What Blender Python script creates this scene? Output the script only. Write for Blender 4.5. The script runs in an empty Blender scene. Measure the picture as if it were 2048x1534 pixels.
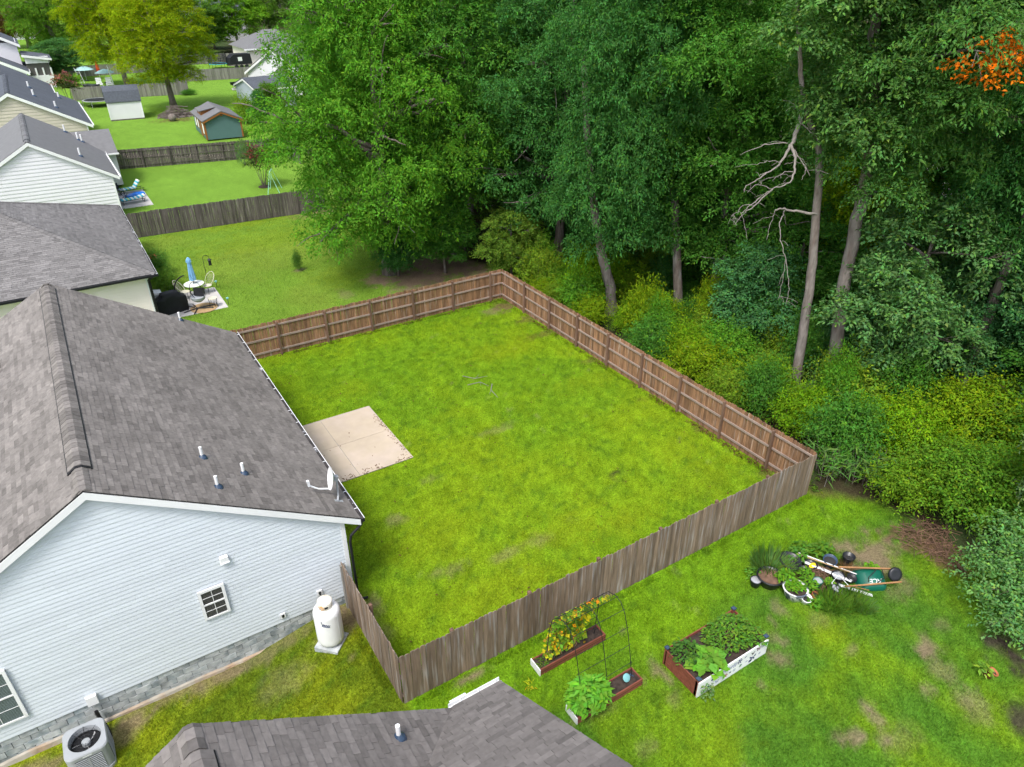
import bpy, math, random
import numpy as np
from mathutils import Vector, Matrix
rad = math.radians
RN = random.Random(11)
NP = np.random.default_rng(11)
S = bpy.context.scene
COL = S.collection

# ------------------------------------------------------------------ camera, sky, sun, exposure
CAM_H, FPX, PITCH, HEAD = 16.7, 1425.0, math.atan(828 / 1425), rad(32.35)
cd = bpy.data.cameras.new('camera'); cam = bpy.data.objects.new('camera', cd); COL.objects.link(cam)
cd.sensor_width = 36; cd.lens = 36 * FPX / 2048; cd.clip_end = 6000; cd.clip_start = 0.1
cam.location = (0, 0, CAM_H); cam.rotation_euler = (rad(90) - PITCH, 0, -HEAD)
S.camera = cam
SUN = Vector((-0.42, -0.30, 0.86)).normalized()
W = bpy.data.worlds.new('World'); S.world = W; W.use_nodes = True
nt = W.node_tree; bg = nt.nodes['Background']
sky = nt.nodes.new('ShaderNodeTexSky'); sky.sky_type = 'NISHITA'; sky.sun_disc = False
sky.sun_elevation = math.asin(SUN.z); sky.sun_rotation = math.atan2(SUN.x, SUN.y)
sky.air_density = 1.0; sky.dust_density = 3.0; sky.ozone_density = 1.0
hs = nt.nodes.new('ShaderNodeHueSaturation'); hs.inputs['Saturation'].default_value = 0.55
nt.links.new(sky.outputs[0], hs.inputs['Color']); nt.links.new(hs.outputs[0], bg.inputs['Color'])
bg.inputs['Strength'].default_value = 0.15
sl = bpy.data.lights.new('sun', 'SUN'); sun = bpy.data.objects.new('sun', sl); COL.objects.link(sun)
sl.energy = 1.5; sl.angle = rad(13); sl.color = (1.0, 0.965, 0.91)
sun.rotation_euler = SUN.to_track_quat('Z', 'Y').to_euler()
vs = S.view_settings; vs.view_transform = 'Standard'; vs.look = 'None'; vs.gamma = 1; vs.use_curve_mapping = False
vs.exposure = 1.0
S.cycles.max_bounces = 4; S.cycles.diffuse_bounces = 2; S.cycles.transmission_bounces = 3; S.cycles.glossy_bounces = 2; S.cycles.use_light_tree = False; S.cycles.caustics_reflective = False; S.cycles.caustics_refractive = False; S.cycles.use_adaptive_sampling = True; S.cycles.adaptive_threshold = 0.045

# ------------------------------------------------------------------ small geometry of the view (for laying out on the ground)
_F = np.array([math.sin(HEAD), math.cos(HEAD), 0.]); _R = np.array([math.cos(HEAD), -math.sin(HEAD), 0.]); _U = np.array([0, 0, 1.])
_fw = _F * math.cos(PITCH) - _U * math.sin(PITCH); _up = _F * math.sin(PITCH) + _U * math.cos(PITCH)
def at(x, y, z=0.0):
    d = _fw * FPX + _R * (x - 1024) + _up * (767 - y); s = (z - CAM_H) / d[2]
    return Vector((d[0] * s, d[1] * s, z))
def atd(x, y, dist):
    d = _fw * FPX + _R * (x - 1024) + _up * (767 - y); s = dist / math.hypot(d[0], d[1])
    return Vector((d[0] * s, d[1] * s, CAM_H + d[2] * s))
def project(P):
    v = np.asarray(P, float) - np.array([0, 0, CAM_H]); w = v @ _fw
    return 1024 + FPX * (v @ _R) / w, 767 - FPX * (v @ _up) / w, w

# ------------------------------------------------------------------ materials
MATS = {}
def M(name, col, rough=0.7, var=0.0, scale=4.0, stretch=(1, 1, 1), var2=0.0, scale2=0.6, bump=0.0, bscale=30.0,
      objrand=0.0, tint=False, metal=0.0, spec=0.3, col2=None, col2_scale=2.0, col2_lo=0.45, col2_hi=0.65, objcol=False):
    m = bpy.data.materials.new(name); m.use_nodes = True
    t = m.node_tree; N = t.nodes; L = t.links; b = N['Principled BSDF']
    b.inputs['Roughness'].default_value = rough; b.inputs['Metallic'].default_value = metal
    b.inputs['Specular IOR Level'].default_value = spec
    tc = N.new('ShaderNodeTexCoord'); oi = N.new('ShaderNodeObjectInfo')
    mp = N.new('ShaderNodeMapping'); mp.inputs['Scale'].default_value = stretch
    off = N.new('ShaderNodeVectorMath'); off.operation = 'SCALE'; off.inputs[0].default_value = (31.7, 17.3, 23.9)
    L.new(oi.outputs['Random'], off.inputs['Scale'])
    ad = N.new('ShaderNodeVectorMath'); ad.operation = 'ADD'
    L.new(tc.outputs['Object'], ad.inputs[0]); L.new(off.outputs[0], ad.inputs[1]); L.new(ad.outputs[0], mp.inputs['Vector'])
    def noise(sc, det=4, plain=False):
        n = N.new('ShaderNodeTexNoise'); n.inputs['Scale'].default_value = sc; n.inputs['Detail'].default_value = det
        L.new(ad.outputs[0] if plain else mp.outputs[0], n.inputs['Vector']); return n.outputs['Fac']
    def rng(sock, lo, hi, a=0.25, c=0.75):
        r = N.new('ShaderNodeMapRange'); r.inputs['From Min'].default_value = a; r.inputs['From Max'].default_value = c
        r.inputs['To Min'].default_value = lo; r.inputs['To Max'].default_value = hi; L.new(sock, r.inputs['Value']); return r.outputs[0]
    rgb = N.new('ShaderNodeRGB'); rgb.outputs[0].default_value = (*col, 1); cur = rgb.outputs[0]
    if objcol: cur = oi.outputs['Color']
    if col2:
        mx = N.new('ShaderNodeMixRGB'); L.new(rng(noise(col2_scale, 6), 0, 1, col2_lo, col2_hi), mx.inputs[0])
        L.new(cur, mx.inputs[1]); mx.inputs[2].default_value = (*col2, 1); cur = mx.outputs[0]
    def mul(sock):
        nonlocal cur
        v = N.new('ShaderNodeVectorMath'); v.operation = 'SCALE'; L.new(cur, v.inputs[0]); L.new(sock, v.inputs['Scale']); cur = v.outputs[0]
    if var: mul(rng(noise(scale), 1 - var, 1 + var))
    if var2: mul(rng(noise(scale2, 2, True), 1 - var2, 1 + var2))
    if objrand: mul(rng(oi.outputs['Random'], 1 - objrand, 1 + objrand, 0, 1))
    if tint:
        a = N.new('ShaderNodeAttribute'); a.attribute_name = 'tint'; mul(a.outputs['Fac'])
    L.new(cur, b.inputs['Base Color'])
    if bump:
        bp = N.new('ShaderNodeBump'); bp.inputs['Strength'].default_value = bump; bp.inputs['Distance'].default_value = 0.02
        L.new(noise(bscale, 3), bp.inputs['Height']); L.new(bp.outputs[0], b.inputs['Normal'])
    MATS[name] = m; return m

M('shingle', (0.170, 0.163, 0.162), 0.85, var=.14, scale=9, var2=.10, scale2=.35, bump=.5, bscale=60, tint=True, spec=.2)
M('shingle_brown', (0.182, 0.167, 0.156), 0.85, var=.2, scale=11, var2=.16, scale2=.5, bump=.5, bscale=60, tint=True, spec=.2)
M('shingle_near', (0.170, 0.155, 0.147), 0.85, var=.16, scale=9, var2=.10, scale2=.4, bump=.6, bscale=70, tint=True, spec=.2)
M('shingle_blue', (0.085, 0.095, 0.115), 0.85, var=.18, scale=5, var2=.1, scale2=.5, bump=.4, bscale=40, tint=True, spec=.2)
M('roof_grey', (0.15, 0.15, 0.155), 0.7, var=.12, scale=3, tint=True)
M('roof_felt', (0.03, 0.03, 0.03), 0.9)
M('black', (0.012, 0.012, 0.014), 0.5, var=.2, scale=3)
M('black_plastic', (0.013, 0.014, 0.018), 0.38, var=.3, scale=5, bump=.1, bscale=8, spec=.5)
M('black_cloth', (0.012, 0.013, 0.016), 0.65, var=.25, scale=4, bump=.3, bscale=7)
M('dark_metal', (0.025, 0.026, 0.03), 0.4, metal=.4, spec=.5)
M('white_trim', (0.78, 0.79, 0.80), 0.45, var=.04, scale=2, var2=.04)
M('white_metal', (0.70, 0.72, 0.74), 0.35, var=.05, scale=3)
M('siding_blue', (0.63, 0.68, 0.735), 0.55, var=.035, scale=1.2, var2=.03, scale2=.3, stretch=(.3, 1, 1), objrand=.03)
M('siding_white', (0.72, 0.71, 0.76), 0.55, var=.03, scale=1.2)
M('siding_cream', (0.84, 0.755, 0.72), 0.55, var=.03, scale=1.2)
M('siding_beige', (0.52, 0.47, 0.40), 0.6, var=.04, scale=1.2)
M('siding_grey', (0.40, 0.40, 0.40), 0.6, var=.04, scale=1.2)
M('gutter_litter', (0.05, 0.045, 0.045), 0.9, var=.6, scale=6, col2=(.40, .41, .44), col2_scale=2.3, col2_lo=.60, col2_hi=.66)
M('block', (0.42, 0.44, 0.45), 0.9, var=.3, scale=3.5, var2=.22, scale2=.9, objrand=.07, bump=.6, bscale=14, col2=(.23, .27, .29), col2_scale=2.6)
M('footing', (0.36, 0.33, 0.28), 0.95, var=.25, scale=3, col2=(.36, .24, .15), col2_scale=1.6, col2_lo=.5, col2_hi=.7, bump=.5, bscale=10)
M('mortar', (0.24, 0.26, 0.27), 0.95, var=.2, scale=3)
M('glass_dark', (0.018, 0.022, 0.028), 0.08, spec=.6)
M('glass_teal', (0.06, 0.075, 0.08), 0.1, spec=.6)
M('blind', (0.10, 0.095, 0.09), 0.6)
M('blind_pale', (0.17, 0.22, 0.22), 0.6)
M('concrete', (0.47, 0.392, 0.30), 0.9, var=.06, scale=2.5, var2=.10, scale2=.5, bump=.15, bscale=40, objrand=.03, col2=(.48, .40, .33), col2_scale=.7)
M('concrete_pale', (0.50, 0.48, 0.47), 0.9, var=.06, scale=2.5, var2=.06)
M('wood_out', (0.192, 0.138, 0.098), 0.85, var=.34, scale=2.6, stretch=(7, 7, .55), var2=.16, scale2=.8, objrand=.24, bump=.3, bscale=12,
  col2=(.29, .265, .25), col2_scale=1.5, col2_lo=.5, col2_hi=.72)
M('wood_in', (0.225, 0.122, 0.066), 0.85, var=.48, scale=2.6, stretch=(7, 7, .55), objrand=.34, bump=.3, bscale=12,
  col2=(.36, .28, .23), col2_scale=1.6, col2_lo=.56, col2_hi=.78)
M('wood_rail', (0.29, 0.22, 0.185), 0.85, var=.2, scale=2.5, stretch=(1, 1, 5), bump=.2)
M('wood_post', (0.165, 0.098, 0.068), 0.85, var=.25, scale=2.5, stretch=(6, 6, .6), objrand=.15)
M('wood_dark', (0.098, 0.085, 0.078), 0.9, var=.4, scale=2.2, stretch=(6, 6, .5), objrand=.32, col2=(.24, .22, .20), col2_scale=1.4, col2_lo=.56, col2_hi=.8)
M('wood_grey', (0.20, 0.19, 0.175), 0.9, var=.3, scale=2, stretch=(6, 6, .5), objrand=.2, tint=True)
M('bark', (0.155, 0.125, 0.108), 0.95, var=.42, scale=3.2, stretch=(3, 3, .8), bump=1.0, bscale=9, col2=(.27, .26, .25), col2_scale=1.2, col2_lo=.5, col2_hi=.75)
M('bark_pale', (0.225, 0.195, 0.178), 0.95, var=.3, scale=3.2, stretch=(3, 3, .8), bump=.8, bscale=9, col2=(.15, .115, .10), col2_scale=1.3, col2_lo=.45, col2_hi=.7)
M('deadwood', (0.235, 0.21, 0.19), 0.9, var=.25, scale=5, bump=.3)
M('tank_white', (0.82, 0.83, 0.84), 0.4, var=.03, scale=2, bump=.04, bscale=6)
M('tank_cap', (0.80, 0.76, 0.66), 0.5, col2=(.62, .33, .12), col2_scale=3.5, col2_lo=.60, col2_hi=.72)
M('ink_blue', (0.06, 0.08, 0.16), 0.5)
M('ac_case', (0.33, 0.35, 0.37), 0.45, var=.07, scale=3)
M('ac_coil', (0.11, 0.12, 0.13), 0.6, var=.2, scale=30)
M('ac_blade', (0.60, 0.60, 0.61), 0.4, metal=.3)
M('red_wood', (0.20, 0.062, 0.042), 0.6, var=.22, scale=2.2, stretch=(.6, 5, 5), objrand=.1, bump=.15)
M('soil', (0.045, 0.032, 0.026), 0.98, var=.55, scale=9, bump=1.0, bscale=18)
M('blue_cap', (0.03, 0.055, 0.10), 0.25, spec=.6)
M('teal_disc', (0.18, 0.42, 0.44), 0.4)
M('green_plastic', (0.005, 0.105, 0.068), 0.32, var=.12, scale=2, spec=.5)
M('orange_wood', (0.30, 0.155, 0.065), 0.6, var=.2, scale=4)
M('terracotta', (0.36, 0.12, 0.05), 0.7, var=.2, scale=5)
M('yellow_plastic', (0.75, 0.55, 0.02), 0.4)
M('blue_canvas', (0.20, 0.42, 0.66), 0.8, var=.1, scale=4)
M('cushion_grey', (0.33, 0.35, 0.38), 0.8)
M('cream_metal', (0.60, 0.57, 0.45), 0.5)
M('jute', (0.40, 0.27, 0.14), 0.9, var=.15, scale=9)
M('teal_paint', (0.085, 0.16, 0.165), 0.6, var=.05, scale=2)
M('cedar', (0.27, 0.105, 0.03), 0.6, var=.15, scale=4)
M('shed_blue', (0.38, 0.43, 0.50), 0.6, var=.03, scale=2)
M('mint', (0.34, 0.68, 0.56), 0.5)
M('pool_blue', (0.01, 0.16, 0.62), 0.4)
M('stripe_aqua', (0.06, 0.42, 0.56), 0.8, var=.15, scale=6)
M('stripe_white', (0.75, 0.78, 0.74), 0.8)
M('stripe_lime', (0.45, 0.62, 0.25), 0.8)
M('aqua_canvas', (0.34, 0.55, 0.55), 0.8, var=.05, scale=2)
M('red_canvas', (0.62, 0.07, 0.03), 0.7)
M('stone_path', (0.50, 0.42, 0.34), 0.9, objrand=.3, var=.15, scale=3)
M('leaf_litter', (0.10, 0.055, 0.03), 0.95, tint=True)
M('dry_brush', (0.150, 0.088, 0.058), 0.95, var=.4, scale=6, tint=True)
M('trampoline_net', (0.015, 0.017, 0.02), 0.7)

def leaf_material(name, transl=0.35):
    m = bpy.data.materials.new(name); m.use_nodes = True
    t = m.node_tree; N = t.nodes; L = t.links; N.remove(N['Principled BSDF']); b = N.new('ShaderNodeBsdfDiffuse')
    oi = N.new('ShaderNodeObjectInfo'); a = N.new('ShaderNodeAttribute'); a.attribute_name = 'leafcol'
    mu = N.new('ShaderNodeMixRGB'); mu.blend_type = 'MULTIPLY'; mu.inputs[0].default_value = 1
    L.new(oi.outputs['Color'], mu.inputs[1]); L.new(a.outputs['Color'], mu.inputs[2]); L.new(mu.outputs[0], b.inputs['Color'])
    tr = N.new('ShaderNodeBsdfTranslucent')
    g = N.new('ShaderNodeMixRGB'); g.blend_type = 'MULTIPLY'; g.inputs[0].default_value = 1; g.inputs[2].default_value = (1.05, 1.18, .75, 1)
    L.new(mu.outputs[0], g.inputs[1]); L.new(g.outputs[0], tr.inputs['Color'])
    mx = N.new('ShaderNodeMixShader'); mx.inputs[0].default_value = transl
    L.new(b.outputs[0], mx.inputs[1]); L.new(tr.outputs[0], mx.inputs[2]); L.new(mx.outputs[0], N['Material Output'].inputs['Surface'])
    MATS[name] = m
leaf_material('leaf', .36); leaf_material('grass_blade', .3)

# ------------------------------------------------------------------ mesh builder, naming
class MB:
    def __init__(s, mx=None): s.v = []; s.f = []; s.t = []; s.mx = mx
    def add(s, vs, fs, tint=1.0):
        n = len(s.v)
        s.v.extend([tuple(s.mx @ Vector(p)) for p in vs] if s.mx else [tuple(p) for p in vs])
        for f in fs: s.f.append(tuple(i + n for i in f)); s.t.append(tint)
        return s
    def box(s, x0, x1, y0, y1, z0, z1, tint=1.0):
        return s.add([(x0, y0, z0), (x1, y0, z0), (x1, y1, z0), (x0, y1, z0), (x0, y0, z1), (x1, y0, z1), (x1, y1, z1), (x0, y1, z1)],
                     [(0, 3, 2, 1), (4, 5, 6, 7), (0, 1, 5, 4), (1, 2, 6, 5), (2, 3, 7, 6), (3, 0, 4, 7)], tint)
    def beam(s, p, q, w, h=None, up=(0, 0, 1), tint=1.0):
        p = Vector(p); q = Vector(q); h = h or w; d = (q - p).normalized(); u = Vector(up)
        if abs(d.dot(u)) > .98: u = Vector((1, 0, 0))
        a = d.cross(u).normalized() * (w / 2); b = a.cross(d).normalized() * (h / 2)
        return s.add([p - a - b, p + a - b, p + a + b, p - a + b, q - a - b, q + a - b, q + a + b, q - a + b],
                     [(0, 1, 2, 3), (7, 6, 5, 4), (0, 4, 5, 1), (1, 5, 6, 2), (2, 6, 7, 3), (3, 7, 4, 0)], tint)
    def tube(s, pts, r, n=8, cap=True, tint=1.0):
        pts = [Vector(p) for p in pts]; k = len(pts); rs = r if isinstance(r, (list, tuple)) else [r] * k
        vs = []; fs = []; prev = None
        for i, p in enumerate(pts):
            d = (pts[min(i + 1, k - 1)] - pts[max(i - 1, 0)]).normalized()
            if prev is None:
                u = Vector((0, 0, 1)) if abs(d.z) < .9 else Vector((1, 0, 0)); a = d.cross(u).normalized()
            else:
                a = (prev - d * prev.dot(d)); a = a.normalized() if a.length > 1e-6 else d.orthogonal().normalized()
            prev = a; b = d.cross(a)
            for j in range(n):
                t = 2 * math.pi * j / n; vs.append(p + (a * math.cos(t) + b * math.sin(t)) * rs[i])
        for i in range(k - 1):
            for j in range(n):
                fs.append((i * n + j, i * n + (j + 1) % n, (i + 1) * n + (j + 1) % n, (i + 1) * n + j))
        if cap: fs += [tuple(range(n))[::-1], tuple((k - 1) * n + j for j in range(n))]
        return s.add(vs, fs, tint)
    def lathe(s, prof, n=24, c=(0, 0, 0), sx=1.0, sy=1.0, tint=1.0, wob=None):
        vs = []; fs = []; k = len(prof)
        for r, z in prof:
            for j in range(n):
                t = 2 * math.pi * j / n; q = 1 if wob is None else wob(t)
                vs.append((c[0] + r * q * sx * math.cos(t), c[1] + r * q * sy * math.sin(t), c[2] + z))
        for i in range(k - 1):
            for j in range(n): fs.append((i * n + j, i * n + (j + 1) % n, (i + 1) * n + (j + 1) % n, (i + 1) * n + j))
        if prof[0][0] > 1e-4: fs.append(tuple(range(n))[::-1])
        if prof[-1][0] > 1e-4: fs.append(tuple((k - 1) * n + j for j in range(n)))
        return s.add(vs, fs, tint)
    def extrude(s, poly, d, tint=1.0):
        k = len(poly); d = Vector(d); P = [Vector(p) for p in poly]
        return s.add(P + [p + d for p in P], [tuple(range(k))[::-1], tuple(range(k, 2 * k))] + [(i, (i + 1) % k, k + (i + 1) % k, k + i) for i in range(k)], tint)
    def mesh(s, name, smooth=False):
        me = bpy.data.meshes.new(name); me.from_pydata(s.v, [], s.f); 
        a = me.attributes.new('tint', 'FLOAT', 'FACE'); a.data.foreach_set('value', np.array(s.t, np.float32))
        if smooth: me.polygons.foreach_set('use_smooth', np.ones(len(s.f), bool))
        me.update(); return me
    def build(s, name, mat, parent=None, smooth=False, label=None, kind=None):
        return link(name, s.mesh(name, smooth), mat, parent, label=label, kind=kind)
WORLD = set()          # roots whose parts are given in world coordinates
def link(name, me, mat, parent=None, loc=(0, 0, 0), rot=(0, 0, 0), label=None, kind=None):
    o = bpy.data.objects.new(name, me); COL.objects.link(o)
    if mat is not None and not me.materials: me.materials.append(MATS[mat] if isinstance(mat, str) else mat)
    o.location = loc; o.rotation_euler = rot
    if parent is not None:
        o.parent = parent
        if parent.name in WORLD: o.location = Vector(loc) - parent.location
    if label: o['label'] = label
    if kind: o['kind'] = kind
    return o
def thing(name, label, cat, loc=(0, 0, 0), rz=0.0, group=None, world=False):
    o = bpy.data.objects.new(name, None); COL.objects.link(o); o.empty_display_size = .2
    o.location = loc; o.rotation_euler = (0, 0, rz); o['label'] = label; o['category'] = cat
    if group: o['group'] = group
    if world: WORLD.add(o.name)
    return o
def tag(o, label, cat, group=None):
    o['label'] = label; o['category'] = cat
    if group: o['group'] = group
    return o
def struct(o): o['kind'] = 'structure'; return o
def copy_tree(o, parent=None):
    c = o.copy(); COL.objects.link(c)
    if parent is not None: c.parent = parent
    for ch in list(o.children): copy_tree(ch, c)
    return c
# ------------------------------------------------------------------ noise, terrain, lawns
_LAT = NP.random((256, 256)).astype(np.float32)
def vnoise(x, y, sc, ox=0.0, oy=0.0):
    x = np.asarray(x) * sc + ox + 1000.3; y = np.asarray(y) * sc + oy + 1000.7
    xi = np.floor(x).astype(int); yi = np.floor(y).astype(int); fx = x - xi; fy = y - yi
    fx = fx * fx * (3 - 2 * fx); fy = fy * fy * (3 - 2 * fy)
    a = _LAT[xi & 255, yi & 255]; b = _LAT[(xi + 1) & 255, yi & 255]; c = _LAT[xi & 255, (yi + 1) & 255]; d = _LAT[(xi + 1) & 255, (yi + 1) & 255]
    return (a * (1 - fx) + b * fx) * (1 - fy) + (c * (1 - fx) + d * fx) * fy
def fbm(x, y, sc, ox=0.0, oct=4):
    s = 0; w = .5; tot = 0
    for i in range(oct): s = s + w * vnoise(x, y, sc * 2 ** i, ox + 17.1 * i, ox * .7 + 9.3 * i); tot += w; w *= .55
    return s / tot
def sstep(a, b, x): t = np.clip((np.asarray(x, float) - a) / (b - a), 0, 1); return t * t * (3 - 2 * t)
def terrain(x, y):
    return -0.50 * sstep(3.9, .6, x) * sstep(34, 30, y) * sstep(9.0, 11.5, y) + 0.0 * y
def tz(x, y): return float(terrain(np.array([x]), np.array([y]))[0])
# worn and bare places on the lawns: (x, y, rx, ry, strength, kind)  kind 0 bare soil, 1 thin yellow grass, 2 dark mulch
PATCH = []
def pt(px, py, rx, ry, s, k): p = at(px, py); PATCH.append((p.x, p.y, rx, ry, s, k))
for a in [(1745, 1110, 1.15, .85, .85, 0), (1690, 1090, .6, .5, .6, 0), (1850, 1085, .9, .9, .8, 3), (1900, 1120, .6, .8, .7, 3), (1855, 1300, .42, .36, .8, 0), (1880, 1335, .34, .5, .5, 0),
          (1735, 1415, .32, .16, .95, 0), (1755, 1440, .2, .2, .8, 0), (1715, 1475, .3, .22, .85, 0), (1770, 1478, .3, .2, .7, 0), (1680, 1480, .22, .2, .7, 0), (1850, 1380, .25, .15, .7, 0), (1930, 1400, .42, .26, .6, 0),
          (1960, 1430, .4, .3, .4, 0), (1560, 1320, .3, .35, .7, 0), (1555, 1280, .25, .3, .6, 0), (1520, 1370, .25, .2, .5, 0), (1700, 1300, .3, .15, .5, 0), (1330, 1350, .2, .45, .7, 0), (1345, 1395, .3, .3, .45, 0),
          (1560, 1215, .3, .3, .5, 0), (1640, 1240, .5, .3, .35, 0), (2035, 1310, .75, .9, .98, 2), (2040, 1440, .5, .45, .9, 2), (1990, 1290, .35, .4, .8, 2), (1800, 1180, .6, .3, .45, 0), (1880, 1250, .4, .2, .4, 0),
          (1640, 985, .5, .5, .6, 3), (1700, 990, .6, .4, .5, 3), (1800, 1480, .5, .4, .3, 0), (1290, 1500, .3, .2, .3, 0), (1620, 1150, 1.2, .8, .6, 3), (1660, 1260, .9, .45, .3, 1),
          (1700, 1400, 1.2, .6, .25, 4), (1640, 1440, 1.0, .7, .25, 4), (1450, 1500, 1., .6, .2, 1), (1190, 1420, .7, .25, .3, 0), (940, 1355, .5, .12, .8, 0), (960, 1350, .3, .1, .6, 0),
          # fenced yard
          (1010, 612, .9, .6, .8, 3), (1065, 635, 1.1, .4, .6, 3), (985, 622, .8, .5, .45, 0), (1100, 665, 1.2, .35, .55, 3), (1200, 715, 1.2, .25, .5, 3), (1420, 850, .9, .2, .7, 3), (1540, 940, .6, .3, .6, 3), (1310, 790, .8, .18, .5, 3),
          (745, 1215, .38, .45, .75, 0), (770, 1260, .3, .4, .35, 0), (790, 1040, .4, .25, .5, 0), (990, 860, .8, .3, .35, 0), (860, 960, .4, .3, .3, 0), (1010, 1110, .6, .25, .4, 0), (1080, 1080, .5, .3, .5, 0), (900, 1140, .6, .3, .4, 0),
          (1190, 1010, .7, .3, .25, 1), (1250, 1040, 1.2, .6, .45, 1), (1130, 1060, 1.5, .9, .45, 1), (1400, 960, 2.0, 1.0, .35, 1), (1360, 900, 1.0, .7, .3, 1), (700, 780, 1.2, .8, .3, 1), (1000, 700, 2.2, .9, .35, 1), (850, 1080, 1.8, 1.0, .35, 1),
          (1000, 1180, 1.6, .8, .35, 1), (1280, 820, 1.5, 1.0, .25, 1), (1180, 760, 2.0, .8, .3, 1), (900, 830, 1.0, .5, .2, 1), (620, 760, 1.3, 1.3, .5, 5), (760, 1000, .9, .7, .45, 5), (740, 1130, .5, .9, .5, 5),
          # next yard, under the oak, and the strip between the houses
          (760, 560, 1.0, 1.0, .95, 0), (820, 555, 1.8, 2.4, .95, 0), (880, 540, 2.2, 2.6, .95, 0), (910, 520, 2.5, 4., .9, 0), (840, 510, 2., 4., .85, 0), (690, 590, .5, .9, .4, 0), (680, 555, 1.6, 2, .25, 1), (600, 540, .3, .3, .7, 0), (630, 425, 2, 1.2, .7, 0),
          (480, 440, 5, 2.2, .35, 1), (540, 480, 5, 2.5, .25, 1), (350, 240, 2.4, 1.5, .8, 3), (330, 225, 2.5, 6, .5, 5), (480, 250, 3, 5, .3, 5), (260, 1400, .6, .5, .45, 0), (380, 1350, 1.2, .35, .6, 0), (520, 1290, 1.5, .3, .45, 0), (690, 1230, .35, .5, .85, 0),
          (640, 1275, .4, .2, .6, 0), (230, 1440, .6, .4, .6, 0), (60, 1520, .8, .4, .6, 0), (560, 1350, .8, .5, .3, 0)]: pt(*a)
FOREST_EDGE = [at(1640, 985), at(1760, 1010), at(1850, 1060), at(1935, 1120), at(2010, 1140), at(2070, 1180)]
FE_Y = np.array([p.y for p in FOREST_EDGE][::-1]); FE_X = np.array([p.x for p in FOREST_EDGE][::-1])
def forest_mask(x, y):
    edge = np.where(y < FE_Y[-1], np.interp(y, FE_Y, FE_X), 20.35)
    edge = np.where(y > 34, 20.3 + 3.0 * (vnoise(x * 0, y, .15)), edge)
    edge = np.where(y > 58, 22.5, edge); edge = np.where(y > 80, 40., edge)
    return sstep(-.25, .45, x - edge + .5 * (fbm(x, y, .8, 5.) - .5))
def ground_col(x, y):
    x = np.asarray(x, float); y = np.asarray(y, float)
    n1 = fbm(x, y, .16, 1.)[:, None]; n2 = fbm(x, y, .7, 2.)[:, None]; n3 = fbm(x, y, 2.6, 3.)[:, None]; n4 = fbm(x, y, 7.0, 4., 2)[:, None]
    br = np.array([.180, .290, .011]); mid = np.array([.142, .264, .012]); dk = np.array([.062, .150, .014]); yel = np.array([.225, .285, .010])
    soil = np.array([.215, .150, .108]); litter = np.array([.115, .062, .040]); mulch = np.array([.050, .036, .032]); straw = np.array([.24, .20, .075])
    inyard = ((x > 4) & (x < 20.3) & (y > 11.6) & (y < 33))[:, None]
    right = ((y < 11.65) & (x > 3))[:, None]; strip = ((x < 4.0) & (y < 16))[:, None]
    c = mid + (br - mid) * sstep(.32, .62, n1 * .55 + n2 * .45)
    c = np.where(inyard, c + (yel - c) * (sstep(.5, .8, n2 * .4 + n1 * .6) * .35), c)
    rl = dk * 1.25 + (mid * np.array([1.02, .98, 1]) - dk * 1.25) * sstep(.35, .6, n2 * .6 + n1 * .4); rl = rl + (br * np.array([.82, .98, .9]) - rl) * (sstep(8.6, 10.3, y) * .8)[:, None]
    c = np.where(right, rl, c)
    st = np.array([.110, .165, .010]) + np.array([.07, .06, .0]) * sstep(.35, .7, n2); c = np.where(strip, st, c)
    far = np.array([.142, .250, .028]) * (.86 + .28 * n2) + np.array([.02, .0, .004]) * sstep(.5, .7, n1)
    far2 = np.array([.150, .280, .036]) * (.86 + .28 * n2)
    c = np.where((y > 33)[:, None], far, c); c = np.where((y > 57)[:, None], far2, c)
    c = np.where((y > 33.2)[:, None], c * (.86 + .28 * n3), c * (.80 + .40 * n3) * (.66 + .68 * n4))
    # small worn spots and fine darker green specks everywhere on the near lawns
    near = (y < 33.2)[:, None]
    sp = sstep(.70, .80, fbm(x, y, 1.9, 8.)[:, None] * .6 + n4 * .4) * np.where(right | strip, .55, .42)
    c = np.where(near, c + (soil * .8 - c) * sp, c)
    dksp = sstep(.60, .72, fbm(x, y, 5.5, 12., 3)[:, None]) * .5
    c = np.where(near, c + (dk * .8 - c) * dksp, c)
    for (px, py, rx, ry, s, k) in PATCH:
        d = np.hypot((x - px) / rx, (y - py) / ry)
        sel = d < 1.9
        if not sel.any(): continue
        xs = x[sel]; ys = y[sel]
        m = (sstep(1.35, .35, d[sel] + 1.5 * (fbm(xs, ys, 2.6, 6.) - .5) + 1.0 * (fbm(xs, ys, 8., 7., 2) - .5)) * s)[:, None]
        tgt = (soil, yel, mulch, litter, dk * 1.0, mid * .8)[k]
        c[sel] = c[sel] + (tgt * (.75 + .5 * n3[sel]) - c[sel]) * m
    stripe = 1 + .045 * np.sin(x * 2 * np.pi / 1.15 + 1.3 * fbm(x, y, .3, 51.)) * (.4 + fbm(x, y, .25, 52.))
    c = np.where(inyard, c * stripe[:, None], c)
    # dark ring left in the grass, and a few wheel tracks
    rg = at(1238, 954); d = np.hypot(x - rg.x, (y - rg.y)); ring = np.exp(-((d - .30) / .07) ** 2) * sstep(.35, .5, fbm(x, y, 3., 15.)) * .95
    c = c + (np.array([.05, .045, .02]) - c) * ring[:, None]
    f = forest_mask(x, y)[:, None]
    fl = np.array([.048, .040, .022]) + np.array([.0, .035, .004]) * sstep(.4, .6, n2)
    return c + (fl * (.7 + .6 * n3) - c) * f

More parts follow.
